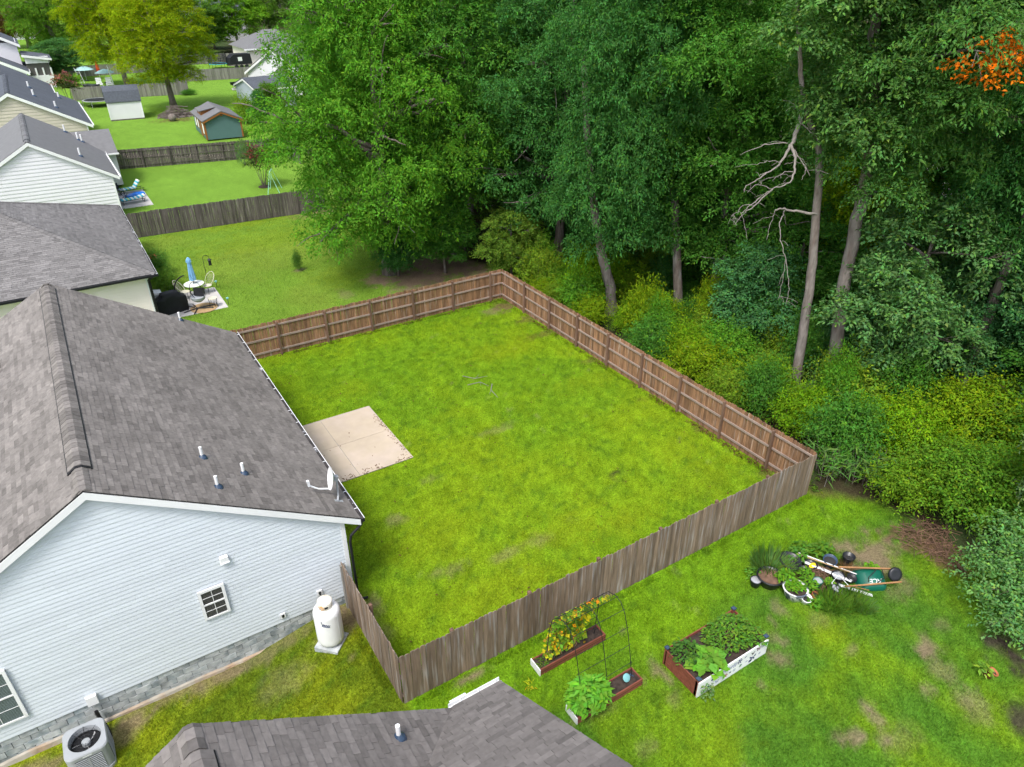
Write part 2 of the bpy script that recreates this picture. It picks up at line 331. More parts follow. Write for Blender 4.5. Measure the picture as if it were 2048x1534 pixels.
gx = np.unique(np.concatenate([np.linspace(-1600, -60, 14), np.linspace(-60, -12, 25), np.arange(-12, 27, .2), np.linspace(27, 60, 34), np.linspace(60, 160, 26), np.linspace(160, 2000, 16)]))
gy = np.unique(np.concatenate([np.linspace(-300, -2, 8), np.arange(-2, 58, .2), np.arange(58, 170, .8), np.linspace(170, 420, 30), np.linspace(420, 3500, 14)]))
GX, GY = np.meshgrid(gx, gy); vx = GX.ravel(); vy = GY.ravel(); vz = terrain(vx, vy)
nx, ny = len(gx), len(gy); idx = np.arange(nx * ny).reshape(ny, nx)
quads = np.stack([idx[:-1, :-1], idx[:-1, 1:], idx[1:, 1:], idx[1:, :-1]], -1).reshape(-1, 4)
def np_mesh(name, V, Fq, cols=None, attr='leafcol', dom='POINT', smooth=False):
    me = bpy.data.meshes.new(name); k = Fq.shape[1]
    me.vertices.add(len(V)); me.vertices.foreach_set('co', np.asarray(V, np.float32).ravel())
    me.loops.add(Fq.size); me.loops.foreach_set('vertex_index', np.asarray(Fq, np.int32).ravel())
    me.polygons.add(len(Fq)); me.polygons.foreach_set('loop_start', np.arange(0, Fq.size, k, dtype=np.int32))
    if smooth: me.polygons.foreach_set('use_smooth', np.ones(len(Fq), bool))
    if cols is not None:
        a = me.attributes.new(attr, 'FLOAT_COLOR', dom); a.data.foreach_set('color', np.c_[cols, np.ones(len(cols))].astype(np.float32).ravel())
    me.update(); return me
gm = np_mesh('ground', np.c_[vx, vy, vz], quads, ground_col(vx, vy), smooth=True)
m = bpy.data.materials.new('ground_cover'); m.use_nodes = True; t = m.node_tree; N = t.nodes; L = t.links; b = N['Principled BSDF']
a = N.new('ShaderNodeAttribute'); a.attribute_name = 'leafcol'; tc = N.new('ShaderNodeTexCoord')
def _n(sc, det): n = N.new('ShaderNodeTexNoise'); n.inputs['Scale'].default_value = sc; n.inputs['Detail'].default_value = det; L.new(tc.outputs['Object'], n.inputs['Vector']); return n
def _r(s_, lo, hi): r = N.new('ShaderNodeMapRange'); r.inputs['From Min'].default_value = .28; r.inputs['From Max'].default_value = .72; r.inputs['To Min'].default_value = lo; r.inputs['To Max'].default_value = hi; L.new(s_, r.inputs['Value']); return r.outputs[0]
n1 = _n(14, 5); n2 = _n(55, 3); cur = a.outputs['Color']
for s_, lo, hi in ((n1.outputs['Fac'], .62, 1.38), (n2.outputs['Fac'], .45, 1.55)):
    v = N.new('ShaderNodeVectorMath'); v.operation = 'SCALE'; L.new(cur, v.inputs[0]); L.new(_r(s_, lo, hi), v.inputs['Scale']); cur = v.outputs[0]
L.new(cur, b.inputs['Base Color']); b.inputs['Roughness'].default_value = .95; b.inputs['Specular IOR Level'].default_value = .03
bp = N.new('ShaderNodeBump'); bp.inputs['Strength'].default_value = .7; bp.inputs['Distance'].default_value = .05; L.new(n2.outputs['Fac'], bp.inputs['Height']); L.new(bp.outputs[0], b.inputs['Normal'])
MATS['ground_cover'] = m
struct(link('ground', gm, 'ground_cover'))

def grass(name, label, x0, x1, y0, y1, dens, h, w, keep):
    n = int((x1 - x0) * (y1 - y0) * dens)
    x = NP.uniform(x0, x1, n); y = NP.uniform(y0, y1, n)
    col = ground_col(x, y); green = col[:, 1] - col[:, 0]
    thick = fbm(x, y, 1.3, 21.)
    k = keep(x, y) & (NP.random(n) < np.clip(green * 28, 0, 1) * (.62 + .6 * thick)) & (forest_mask(x, y) < .5)
    x = x[k]; y = y[k]; col = col[k]; thick = thick[k]; n = len(x)
    z = terrain(x, y); a = NP.uniform(0, 2 * np.pi, n); lean = NP.uniform(.2, 1.15, n); hh = h * NP.uniform(.55, 1.45, n) * (.60 + .2 * thick + .6 * fbm(x, y, 5.5, 23., 2)); ww = w * NP.uniform(.6, 1.3, n)
    dx = np.cos(a); dy = np.sin(a); V = np.empty((n, 3, 3))
    V[:, 0] = np.c_[x - dy * ww / 2, y + dx * ww / 2, z - .005]; V[:, 1] = np.c_[x + dy * ww / 2, y - dx * ww / 2, z - .005]
    V[:, 2] = np.c_[x + dx * hh * np.sin(lean), y + dy * hh * np.sin(lean), z + hh * np.cos(lean) * .9 + .01]
    c = col * NP.uniform(.60, 1.65, n)[:, None] * np.c_[NP.uniform(.85, 1.2, n), np.ones(n), NP.uniform(.7, 1.3, n)]
    me = np_mesh(name, V.reshape(-1, 3), np.arange(3 * n).reshape(-1, 3), np.repeat(c, 3, 0))
    o = link(name, me, 'grass_blade', kind='stuff'); o.color = (1, 1, 1, 1); o['label'] = label; return o
inpatio = lambda x, y: (x > 4.2) & (x < 8.97) & (y > 21.4) & (y < 25.95)
grass('lawn_grass', 'patchy yellow green grass inside the wooden fence', 4.3, 20.1, 11.75, 32.9, 760, .070, .016, lambda x, y: ~inpatio(x, y))
for a_ in ((4.3, 20.1, 11.76, 11.98, 700, .17), (4.2, 20.2, 11.36, 11.58, 900, .15), (19.86, 20.12, 11.9, 32.8, 700, .17), (4.8, 20.1, 32.72, 32.92, 700, .15), (3.7, 3.94, 11.7, 15.4, 900, .15)): grass('fence_weeds', 'longer grass growing against the foot of the fence', a_[0], a_[1], a_[2], a_[3], a_[4], a_[5], .016, lambda x, y: fbm(x, y, .8, 61.) > .42)
grass('garden_grass', 'worn green lawn round the raised garden beds', 4.2, 24.5, 2.0, 11.55, 800, .085, .015, lambda x, y: ~((x < 5.2) & (y < 8.7)))
grass('side_grass', 'olive green grass strip between the two houses', -5.0, 3.95, 8.6, 15.5, 800, .085, .015, lambda x, y: y < 15.6)
grass('neighbour_grass', 'smooth mown lawn of the neighbouring yard beyond the fence', 3.2, 20.5, 33.1, 56.4, 150, .075, .030, lambda x, y: ~((x < 6.4) & (y > 40.2) & (y < 43.9)))
# ------------------------------------------------------------------ houses
def urange(poly, v):
    us = []
    k = len(poly)
    for i in range(k):
        (u0, v0), (u1, v1) = poly[i], poly[(i + 1) % k]
        if abs(v1 - v0) < 1e-9:
            if abs(v - v0) < 1e-6: us += [u0, u1]
            continue
        t = (v - v0) / (v1 - v0)
        if -1e-6 <= t <= 1 + 1e-6: us.append(u0 + (u1 - u0) * t)
    return (min(us), max(us)) if us else (0, 0)
def shingle_list(O, U, V, poly, expo=.142, wr=(.16, .36), seed=1):
    r = random.Random(seed); O = Vector(O); U = Vector(U).normalized(); V = Vector(V).normalized(); Nn = U.cross(V)
    vmax = max(p[1] for p in poly); out = []; v = 0.0
    while v < vmax - .02:
        v1 = min(v + expo + .004, vmax); a0, a1 = urange(poly, v + 1e-4); b0, b1 = urange(poly, v1 - 1e-4)
        lo = min(a0, b0); hi = max(a1, b1); u = lo - r.random() * .3; rowt = r.uniform(.95, 1.05)
        while u < hi:
            w = r.uniform(*wr); p0 = max(u, a0); p1 = min(u + w - .006, a1); q0 = max(u, b0); q1 = min(u + w - .006, b1)
            if p1 - p0 > .02 or q1 - q0 > .02:
                p1 = max(p1, p0); q1 = max(q1, q0)
                if p1 <= p0 + 1e-6 and not (a0 <= p0 <= a1): p0 = p1 = min(max(p0, a0), a1)
                if q1 <= q0 + 1e-6: q0 = q1 = min(max(q0, b0), b1)
                h = r.choice((.010, .012, .019)); P = lambda uu, vv, n: O + U * uu + V * vv + Nn * n
                vs = [P(p0, v, h), P(p1, v, h), P(q1, v1, .004), P(q0, v1, .004), P(p0, v, -.004), P(p1, v, -.004)]
                t = r.choice((.80, .90, .95, 1.0, 1.04, 1.10, 1.17)) * rowt
                out.append((vs, t))
            u += w
        v += expo
    return out
SHF = [(0, 1, 2, 3), (4, 5, 1, 0), (4, 0, 3), (5, 2, 1)]
def lay_shingles(root, roof, lists, mat, nsep):
    allS = [s for l in lists for s in l]
    def key(s):
        c = sum((Vector(p) for p in s[0]), Vector()) / 6; px, py, w = project(c)
        out = 0 if (-20 < px < 2068 and -20 < py < 1554 and w > 0) else 1000
        a = (project(s[0][0]), project(s[0][1]), project(s[0][2]), project(s[0][3])); ar = 0
        for i in range(4): ar += a[i][0] * a[(i + 1) % 4][1] - a[(i + 1) % 4][0] * a[i][1]
        return out * 1e6 + ar / 2          # seen from above the winding is negative in image space
    if nsep:
        allS.sort(key=key)
        for vs, t in allS[:nsep]:
            c = Vector(vs[0]); mb = MB(); mb.add([Vector(p) - c for p in vs], SHF, t); link('shingle', mb.mesh('shingle'), mat, roof, loc=c)
    mb = MB()
    for vs, t in allS[nsep:]: mb.add(vs, SHF, t)
    if mb.v: mb.build('shingle_field', mat, roof, kind='stuff')
def boards(yw, zs, prof, lap, face=-1, axis='y'):
    """siding courses on a wall in the plane y=yw (axis y) or x=yw (axis x); prof(z) -> (lo, hi)"""
    out = []; z = zs[0]
    while z < zs[1] - .02:
        z1 = min(z + lap, zs[1]); a = prof(z); b = prof(z1)
        if a[1] - a[0] > .02:
            if b[1] <= b[0]: m_ = (b[0] + b[1]) / 2; b = (m_, m_)
            def P(s_, zz, d): return (s_, yw + face * d, zz) if axis == 'y' else (yw + face * d, s_, zz)
            out.append(([P(a[0], z, lap * .105), P(a[1], z, lap * .105), P(b[1], z1 + .003, .003), P(b[0], z1 + .003, .003), P(a[0], z, 0), P(a[1], z, 0), P(a[0], z + lap * .2, lap * .11), P(a[1], z + lap * .2, lap * .11)],
                        [(0, 1, 7, 6), (6, 7, 2, 3), (4, 5, 1, 0)]))
        z += lap
    return out
def lay_boards(wall, bs, mat, sep=True):
    if sep:
        for vs, fs in bs:
            lo = max(vs[0][0], vs[3][0]); hi = min(vs[1][0], vs[2][0]); cut_ = []; x = lo + RN.uniform(.6, 3.6)
            while x < hi - .5: cut_.append(x); x += 3.66
            V_ = [Vector(p) for p in vs]; edges = [None] + cut_ + [None]
            for a, b_ in zip(edges[:-1], edges[1:]):
                W_ = [p.copy() for p in V_]
                for i_ in (0, 3, 4, 6):
                    if a is not None: W_[i_].x = a + .0015
                for i_ in (1, 2, 5, 7):
                    if b_ is not None: W_[i_].x = b_ - .0015
                c = W_[0].copy(); mb = MB(); mb.add([p - c for p in W_], fs); link('siding_board', mb.mesh('siding_board'), mat, wall, loc=c)
    else:
        mb = MB()
        for vs, fs in bs: mb.add(vs, fs)
        mb.build('siding', mat, wall, kind='stuff')
def window(root, x0, x1, z0, z1, yw, glass, fr=.075, blind=None, grid=True, d=-1):
    w = MB(); e = .055 * d
    for (a, b, c_, d_) in ((x0, x0 + fr, z0, z1), (x1 - fr, x1, z0, z1), (x0 + fr, x1 - fr, z1 - fr, z1), (x0 + fr, x1 - fr, z0, z0 + fr * .7)):
        w.box(a, b, min(yw, yw + e), max(yw, yw + e), c_, d_)
    win = w.build('window', 'white_trim', root); zm = (z0 + z1) / 2
    for (c_, d_) in ((zm + .02, z1 - fr), (z0 + fr * .7, zm - .02)):
        MB().box(x0 + fr, x1 - fr, min(yw + .024 * d, yw + .03 * d), max(yw + .024 * d, yw + .03 * d), c_, d_).build('pane', glass, win)
        if blind:
            k = MB(); zz = c_ + .02
            while zz < d_ - .01: k.box(x0 + fr, x1 - fr, yw + .0305 * d, yw + .034 * d, zz, zz + .014); zz += .042
            k.build('blind', blind, win)
        if grid:
            g = MB(); xm = (x0 + x1) / 2; zc = (c_ + d_) / 2
            g.box(xm - .007, xm + .007, yw + .043 * d, yw + .035 * d, c_, d_); g.box(x0 + fr, x1 - fr, yw + .044 * d, yw + .0352 * d, zc - .006, zc + .006); g.build('muntin', 'white_trim', win)
    MB().box(x0 + fr, x1 - fr, min(yw + .02 * d, yw + .05 * d), max(yw + .02 * d, yw + .05 * d), zm - .022, zm + .022).build('sash_rail', 'white_trim', win)
    return win
def vent_pipe(roof, p, h=.42, r=.05):
    p = Vector(p); v = MB().tube([p - Vector((0, 0, .1)), p + Vector((0, 0, h))], r, 12).build('vent_pipe', 'white_trim', roof, smooth=False)
    b = MB(); b.lathe([(r * 3.2, -.06), (r * 2.6, .02), (r * 1.25, .09), (r * 1.02, .10)], 14, p); b.build('flashing', 'blue_cap', v)
def slope_pt(xr, zr, s, x, y, off=0): return Vector((x, y, zr - s * abs(x - xr) + off))
def gable_house(name, label, xr, zr, xe, ze, y0, y1, wall_in, x_in, roofmat, wallmat, trim=.2, sep=0, sep_boards=False, shingle=True, lap=.127, zb=.34, xleft=None, litter=False, expo=.142, wr=(.2, .42), ridge_y=None, cut=None, gut='white_trim'):
    s = (zr - ze) / (xe - xr); xw = xleft if xleft is not None else 2 * xr - xe; zw = zr - s * (xr - xw); ln = math.hypot(1, s)
    root = thing(name, label, 'house', (xr, y0, 0), world=True)
    roof = MB()
    dk = lambda x, z0: [(xr, y0, zr - .005), (x, y0, z0 - .005), (x, y1, z0 - .005), (xr, y1, zr - .005)]
    roof.extrude(dk(xe, ze), (-s / ln * .09, 0, -.09 / ln)); roof.extrude(dk(xw, zw), (s / ln * .09, 0, -.09 / ln))
    roof = roof.build('roof', 'roof_felt' if shingle else roofmat, root)
    L_ = (xe - xr) * ln; c = 1 / ln; sn = s / ln; D = y1 - y0
    if shingle:
        polyR = cut if cut else [(0, 0), (D, 0), (D, L_), (0, L_)]; Lw = (xr - xw) * ln
        lay_shingles(root, roof, [shingle_list((xe, y0, ze), (0, 1, 0), (-c, 0, sn), polyR, expo, wr, 3), shingle_list((xw, y1, zw), (0, -1, 0), (c, 0, sn), [(0, 0), (D, 0), (D, Lw), (0, Lw)], expo, wr, 4)], roofmat, sep)
    # ridge: a raised vent with bent cap shingles along most of its length
    ra, rb = ridge_y or (y0 + .9, y1 - .4); hw = .26 if sep else .22
    prof = lambda lift, w_: [(xr - w_, zr - s * w_ + lift), (xr - .07, zr + lift - .02), (xr + .07, zr + lift - .02), (xr + w_, zr - s * w_ + lift)]
    vb = MB()
    pr = prof(.040 if sep else .025, hw); pr0 = prof(-.02, hw)
    vb.extrude([(x, ra, z) for x, z in pr] + [(x, ra, z) for x, z in pr0[::-1]], (0, rb - ra, 0)); vent = vb.build('ridge_vent', 'black', roof)
    rr = random.Random(5); y = y0 + .02
    step = .21 if sep else .42
    while y < y1 - .05:
        onv = ra <= y < rb; pf = prof((.052 if sep else .030) if onv else .022, hw - .02 if onv else .17); e = .012
        k = MB(); yy = min(y + step + .02, y1 - .01)
        if onv: yy = min(yy, rb)
        elif y < ra: yy = min(yy, ra)
        k.add([(x, y - 0, z + e) for x, z in pf] + [(x, yy, z) for x, z in pf] + [(x, y, z - .01) for x, z in pf],
              [(0, 1, 5, 4), (1, 2, 6, 5), (2, 3, 7, 6), (8, 9, 1, 0), (9, 10, 2, 1), (10, 11, 3, 2)], rr.uniform(.72, 1.15)); k.build('ridge_cap', roofmat, vent); y += step
    # walls
    zu = lambda x: zr - s * abs(x - xr) - .15
    xa, xb = xw + x_in, xe - x_in; yw = y0 + wall_in; yf = y1 - wall_in
    wl = MB().extrude([(xa, yw, zb), (xb, yw, zb), (xb, yw, zu(xb)), (xr, yw, zu(xr)), (xa, yw, zu(xa))], (0, yf - yw, 0)).build('wall', wallmat, root)
    def prof2(z):
        lo, hi = xa, xb; d = (zr - .15 - z) / s
        return (max(lo, xr - d), min(hi, xr + d))
    lay_boards(wl, boards(yw, (zb, zr - .18), prof2, lap), wallmat, sep_boards)
    lay_boards(wl, boards(xb, (zb, zu(xb)), lambda z: (yw, yf), lap, 1, 'x'), wallmat, False)
    ct = MB(); ct.box(xb - .09, xb + .032, yw - .03, yw + .09, zb, zu(xb) - .01); ct.build('corner_trim', 'white_trim', wl)
    # rake boards, soffit, eave box, gutter
    for sg, xx, zz in ((1, xe, ze), (-1, xw, zw)):
        rk = MB(); rk.extrude([(xr, y0 - .012, zr - .045), (xx, y0 - .012, zz - .045), (xx, y0 - .012, zz - .045 - trim), (xr, y0 - .012, zr - .045 - trim)], (0, .03, 0)); rk.build('rake_board', 'white_trim', root)
        if wall_in > .06: MB().extrude([(xr, y0 + .02, zr - .11), (xx, y0 + .02, zz - .11), (xx, y0 + .02, zz - .135), (xr, y0 + .02, zr - .135)], (0, wall_in - .021, 0)).build('soffit', 'white_trim', root)
        fz = MB(); fz.extrude([(xr, yw - .035, zr - .14), (xx - sg * x_in, yw - .035, zu(xx - sg * x_in)), (xx - sg * x_in, yw - .035, zu(xx - sg * x_in) - .10), (xr, yw - .035, zr - .25)], (0, .033, 0)); fz.build('frieze_board', 'white_trim', root)
    MB().extrude([(xb, y0 + .02, zu(xb) + .12), (xe - .005, y0 + .02, ze - .13), (xe - .005, y0 + .02, ze - .27), (xb, y0 + .02, zu(xb) - .06)], (0, y1 - y0 - .04, 0)).build('eave_box', 'white_trim', root)
    g = MB(); gx0, gx1 = xe + .004, xe + .118
    g.box(gx0, gx0 + .012, y0 - .02, y1 + .02, ze - .14, ze - .03); g.box(gx1 - .012, gx1, y0 - .02, y1 + .02, ze - .14, ze - .022); g.box(gx0 + .0125, gx1 - .0125, y0 - .02, y1 + .02, ze - .14, ze - .125)
    g.box(gx0, gx1, y0 - .034, y0 - .021, ze - .14, ze - .03)
    g = g.build('gutter', gut, root)
    MB().box(gx1 - .013, gx1 + .004, y0 - .03, y1 + .02, ze - .021, ze - .006).build('gutter_lip', 'white_trim', g)
    if litter:
        MB().box(gx0 + .013, gx1 - .017, y0, y1, ze - .124, ze - .055).build('gutter_litter', 'gutter_litter', g)
        y = y0 + .5
        while y < y1: MB().box(gx0 - .02, gx1 - .017, y - .012, y + .012, ze - .020, ze - .008).build('gutter_strap', 'white_trim', g); y += .9
    return root, roof, wl, s

# --- grey-blue house on the left of the fenced yard
A, A_roof, A_wall, sA = gable_house('house', 'large house with blue grey siding and brown grey shingle roof beside the fenced yard', -1.37, 6.75, 4.72, 3.15, 15.55, 29.8, .17, .47, 'shingle_brown', 'siding_blue', sep=300, sep_boards=True, litter=True, ridge_y=(16.55, 29.45), gut='black')
dsp = MB().tube([(4.78, 15.62, 3.02), (4.74, 15.62, 2.86), (4.40, 15.60, 2.62), (4.345, 15.60, 2.4), (4.345, 15.60, .2), (4.42, 15.58, .08), (4.62, 15.55, .05)], .042, 8); dsp.build('downspout', 'black', A)
window(A_wall, .18, .85, 1.60, 2.62, 15.695, 'glass_dark', blind='blind')
window(A_wall, -5.15, -4.12, .87, 2.56, 15.695, 'glass_teal', blind='blind_pale')
vh = MB(); vh.box(.92, 1.12, 15.62, 15.70, 3.26, 3.46); vh.add([(.90, 15.60, 3.28), (1.14, 15.60, 3.28), (1.12, 15.70, 3.50), (.92, 15.70, 3.50)], [(0, 1, 2, 3)]); vh.build('wall_vent', 'white_trim', A_wall)
for bx, bz in ((3.25, .91), (2.12, .62)):
    ob = MB().box(bx - .075, bx + .075, 15.65, 15.695, bz - .085, bz + .085).build('outlet_cover', 'white_trim', A_wall); MB().box(bx - .035, bx + .035, 15.638, 15.649, bz - .05, bz + .05).build('outlet', 'dark_metal', ob)
MB().tube([(3.25, 15.63, .90), (3.27, 15.5, .80), (3.22, 15.3, .95), (3.2, 15.0, 1.38)], .016, 6).build('cable', 'black', A_wall)
MB().box(-2.95, -2.70, 15.60, 15.695, .37, .66).build('line_cover', 'white_trim', A_wall)
# block foundation: courses of separate blocks on a rough footing
fd = MB().box(-6.95, 4.22, 15.765, 29.6, -.70, .34).build('foundation', 'mortar', A)
z = -.47; row = 0
while z < .33:
    x = -6.9 + (row % 2) * .2 - .2
    h_ = min(.19, .338 - z)
    while x < 4.2:
        x0, x1 = max(x, -6.95), min(x + .385, 4.23)
        if x1 - x0 > .05:
            e = RN.uniform(-.006, .006); c = Vector((x0, 15.74 + e, z)); mb = MB(); mb.box(0, x1 - x0, 0, .03 - e, 0, h_); link('block', mb.mesh('block'), 'block', fd, loc=c)
        x += .40
    z += .205; row += 1
ft = MB(); xs = np.linspace(-6.95, 4.25, 60); ft_v = [(x, 15.61 + .05 * vnoise(np.array([x]), np.array([3.]), 2.)[0], -.66) for x in xs] + [(x, 15.66 + .04 * vnoise(np.array([x]), np.array([8.]), 3.)[0], -.47 + .14 * vnoise(np.array([x]), np.array([5.]), 1.2)[0] + .25 * sstep(2.5, 4.2, x)) for x in xs] + [(x, 15.76, -.43 + .14 * vnoise(np.array([x]), np.array([5.]), 1.2)[0] + .25 * sstep(2.5, 4.2, x)) for x in xs]
n_ = len(xs); ft.add(ft_v, [(i, i + 1, n_ + i + 1, n_ + i) for i in range(n_ - 1)] + [(n_ + i, n_ + i + 1, 2 * n_ + i + 1, 2 * n_ + i) for i in range(n_ - 1)]); ft.build('footing', 'footing', fd)
for (x, y) in ((1.32, 17.9), (2.18, 17.3), (1.38, 16.4), (2.71, 29.55)): vent_pipe(A_roof, slope_pt(-1.37, 6.75, sA, x, y), .35, .043)
# front cross gables whose ridges just reach into the left slope
for (yc, zt, hw) in ((25.6, 5.85, 1.5), (17.6, 5.35, 2.2)):
    xs0 = -1.37 - (6.75 - zt) / sA
    pl = []
    for sg in (1, -1):
        O = Vector((xs0 - 6, yc + sg * hw, zt - hw * .6)); Vv = Vector((0, -sg, .6)).normalized(); U_ = Vector((1, 0, 0)) if sg < 0 else Vector((-1, 0, 0))
        if sg > 0: O = Vector((xs0 - 0, yc + hw, zt - hw * .6))
        vl = hw * math.hypot(1, .6); off = hw * .6 / sA
        poly = [(0, 0), (6 - off, 0), (6, vl), (0, vl)] if sg < 0 else [(off, 0), (6, 0), (6, vl), (0, vl)]
        pl.append(shingle_list(O, U_, Vv, poly, seed=9 + sg))
    mb = MB(); mb.extrude([(xs0, yc, zt - .01), (xs0 - 6, yc, zt - .01), (xs0 - 6, yc - hw, zt - hw * .6 - .01), (xs0 - hw * .6 / sA, yc - hw, zt - hw * .6 - .01)], (0, 0, -.08)); mb.extrude([(xs0, yc, zt - .01), (xs0 - 6, yc, zt - .01), (xs0 - 6, yc + hw, zt - hw * .6 - .01), (xs0 - hw * .6 / sA, yc + hw, zt - hw * .6 - .01)], (0, 0, -.08))
    cg = mb.build('cross_gable', 'roof_felt', A_roof)
    mb = MB()
    for l in pl:
        for vs, t in l: mb.add(vs, SHF, t)
    for i in range(28):
        x = xs0 - i * .21; mb.add([(x, yc - .17, zt - .085), (x, yc, zt + .035), (x, yc + .17, zt - .085), (x - .23, yc - .17, zt - .10), (x - .23, yc, zt + .02), (x - .23, yc + .17, zt - .10)], [(0, 1, 4, 3), (1, 2, 5, 4)], RN.uniform(.6, .9))
    mb.build('shingle_field', 'shingle_brown', A_roof, kind='stuff')

# --- house in the foreground, cut by the lower edge of the picture
B, B_roof, B_wall, sB = gable_house('house', 'nearest house at the bottom edge with grey brown shingle roof and a rear wing', -.56, 6.6, 5.0, 6.6 - .667 * 5.56, -4.0, 8.5, .17, .47, 'shingle_near', 'siding_grey', sep=150, ridge_y=(-3.5, 7.95), xleft=-6.5, expo=.15)
vent_pipe(B_roof, slope_pt(-.56, 6.6, .667, 2.55, 7.9), .34, .045)
wz, wy, wx = 3.58, 8.55, 5.12; wl_ = math.hypot(1, .6)
vx_ = lambda d: (6.6 - (wz + .6 * d)) / .667 - .56          # where the wing roof meets the main slope, d metres in from its eave
wing = MB(); wing.extrude([(wx, wy, wz - .006), (vx_(0) - .1, wy, wz - .006), (vx_(4) - .1, wy - 4, wz + 2.394), (wx, wy - 4, wz + 2.394)], (0, -.04, -.08)); wing.extrude([(wx, wy - 4, wz + 2.39), (0, wy - 4, wz + 2.39), (0, wy - 8, wz - .006), (wx, wy - 8, wz - .006)], (0, .04, -.08))
wing = wing.build('wing_roof', 'roof_felt', B)
lay_shingles(B, wing, [shingle_list((wx, wy, wz), (-1, 0, 0), (0, -1, .6), [(0, 0), (wx - vx_(0), 0), (wx - vx_(4), 4 * wl_), (0, 4 * wl_)], .15, (.2, .42), 21), shingle_list((0, wy - 8, wz), (1, 0, 0), (0, 1, .6), [(0, 0), (wx, 0), (wx, 4 * wl_), (0, 4 * wl_)], .15, (.2, .42), 22)], 'shingle_near', 150)
MB().extrude([(wx - .3, wy - .3, .3), (wx - .3, wy - .3, wz - .1), (wx - .3, wy - 4, wz + 2.0), (wx - .3, wy - 7.7, wz - .1), (wx - .3, wy - 7.7, .3)], (-3.8, 0, 0)).build('wing_wall', 'siding_grey', B)
MB().extrude([(wx + .012, wy, wz - .05), (wx + .012, wy - 4, wz + 2.35), (wx + .012, wy - 4, wz + 2.15), (wx + .012, wy, wz - .25)], (-.03, 0, 0)).build('rake_board', 'white_trim', wing)
gw = MB(); gw.box(vx_(0) - .05, wx + .03, wy + .004, wy + .016, wz - .13, wz - .03); gw.box(vx_(0) - .05, wx + .03, wy + .10, wy + .114, wz - .13, wz - .02); gw.box(vx_(0) - .05, wx + .03, wy + .0165, wy + .0995, wz - .13, wz - .115)
gw = gw.build('gutter', 'white_trim', wing)
for i in range(3): MB().box(vx_(0) + .2 + i * .42, vx_(0) + .225 + i * .42, wy + .002, wy + .099, wz - .019, wz - .008).build('gutter_strap', 'white_metal', gw)
MB().box(vx_(0) + .04, vx_(0) + .42, wy + .12, wy + .24, wz - .16, wz - .14).build('gutter_end', 'white_metal', gw)

# --- hip roofed cream house beyond the wooden fence
C = thing('house', 'cream house with a grey hip roof and black gutter beyond the far fence', 'house', (-4.5, 39.4, 0), world=True)
ex, ey0, ey1, ez, cs = 3.0, 39.35, 54.0, 3.05, .43; hw = (ey1 - ey0) / 2; rz_ = ez + cs * hw; rx0 = ex - hw; ln = math.hypot(1, cs); xl = -16.0
cr = MB()
cr.extrude([(ex, ey0, ez), (ex, ey1, ez), (rx0, ey0 + hw, rz_)], (0, 0, -.09)); cr.extrude([(ex, ey0, ez), (rx0, ey0 + hw, rz_), (xl, ey0 + hw, rz_), (xl, ey0, ez)], (0, 0, -.09)); cr.extrude([(ex, ey1, ez), (xl, ey1, ez), (xl, ey0 + hw, rz_), (rx0, ey0 + hw, rz_)], (0, 0, -.09))
C_roof = cr.build('roof', 'roof_felt', C)
lay_shingles(C, C_roof, [shingle_list((ex, ey0, ez), (0, 1, 0), (-1, 0, cs), [(0, 0), (2 * hw, 0), (hw, hw * ln)], .145, (.2, .42), 31), shingle_list((xl, ey0, ez), (1, 0, 0), (0, 1, cs), [(0, 0), (ex - xl, 0), (rx0 - xl, hw * ln), (0, hw * ln)], .145, (.2, .42), 32), shingle_list((ex, ey1, ez), (-1, 0, 0), (0, -1, cs), [(0, 0), (ex - xl, 0), (ex - xl, hw * ln), (hw, hw * ln)], .145, (.25, .5), 33)], 'shingle', 0)
for (p, q) in (((ex, ey0, ez), (rx0, ey0 + hw, rz_)), ((ex, ey1, ez), (rx0, ey0 + hw, rz_)), ((rx0, ey0 + hw, rz_), (xl, ey0 + hw, rz_))):
    p, q = Vector(p), Vector(q); n_ = int((q - p).length / .25); mb = MB(); d = (q - p) / n_; sd = Vector((d.y, -d.x, 0)).normalized() * .17
    for i in range(n_):
        a, b_ = p + d * i, p + d * (i + 1.05); dn = Vector((0, 0, .06)) if d.z > .01 else Vector((0, 0, .07)); up_ = Vector((0, 0, .04)); u2 = Vector((0, 0, .028))
        mb.add([a - sd - dn + up_, a + up_, a + sd - dn + up_, b_ - sd - dn + u2, b_ + u2, b_ + sd - dn + u2], [(0, 1, 4, 3), (1, 2, 5, 4)], RN.uniform(.75, 1.0))
    mb.build('hip_cap', 'shingle', C_roof)
cw = MB().box(-15.8, ex - .4, ey0 + .45, ey1 - .45, .3, ez - .05).build('wall', 'siding_cream', C)
lay_boards(cw, boards(ey0 + .45, (.3, ez - .1), lambda z: (-15.8, ex - .4), .15), 'siding_cream', False)
MB().box(ex - .5, ex - .36, ey0 + .41, ey0 + .52, .3, ez - .1).build('corner_trim', 'white_trim', cw)
MB().box(-15.8, ex - .1, ey0 + .03, ey0 + .45, ez - .16, ez - .10).build('soffit', 'white_trim', C)
g1 = MB().box(-15.9, ex + .12, ey0 - .12, ey0 - .003, ez - .13, ez - .02); g1.build('gutter', 'black', C)
g2 = MB().box(ex + .003, ex + .11, ey0 - .002, ey1, ez - .13, ez - .02).build('gutter', 'white_metal', C)
MB().box(ex + .02, ex + .095, ey0 + .1, ey1 - .1, ez - .0195, ez - .012).build('gutter_litter', 'gutter_litter', g2)
MB().tube([(ex - .1, ey0 + .0, ez - .1), (ex - .36, ey0 + .34, ez - .4), (ex - .36, ey0 + .36, .1)], .07, 8).build('downspout', 'black', C)

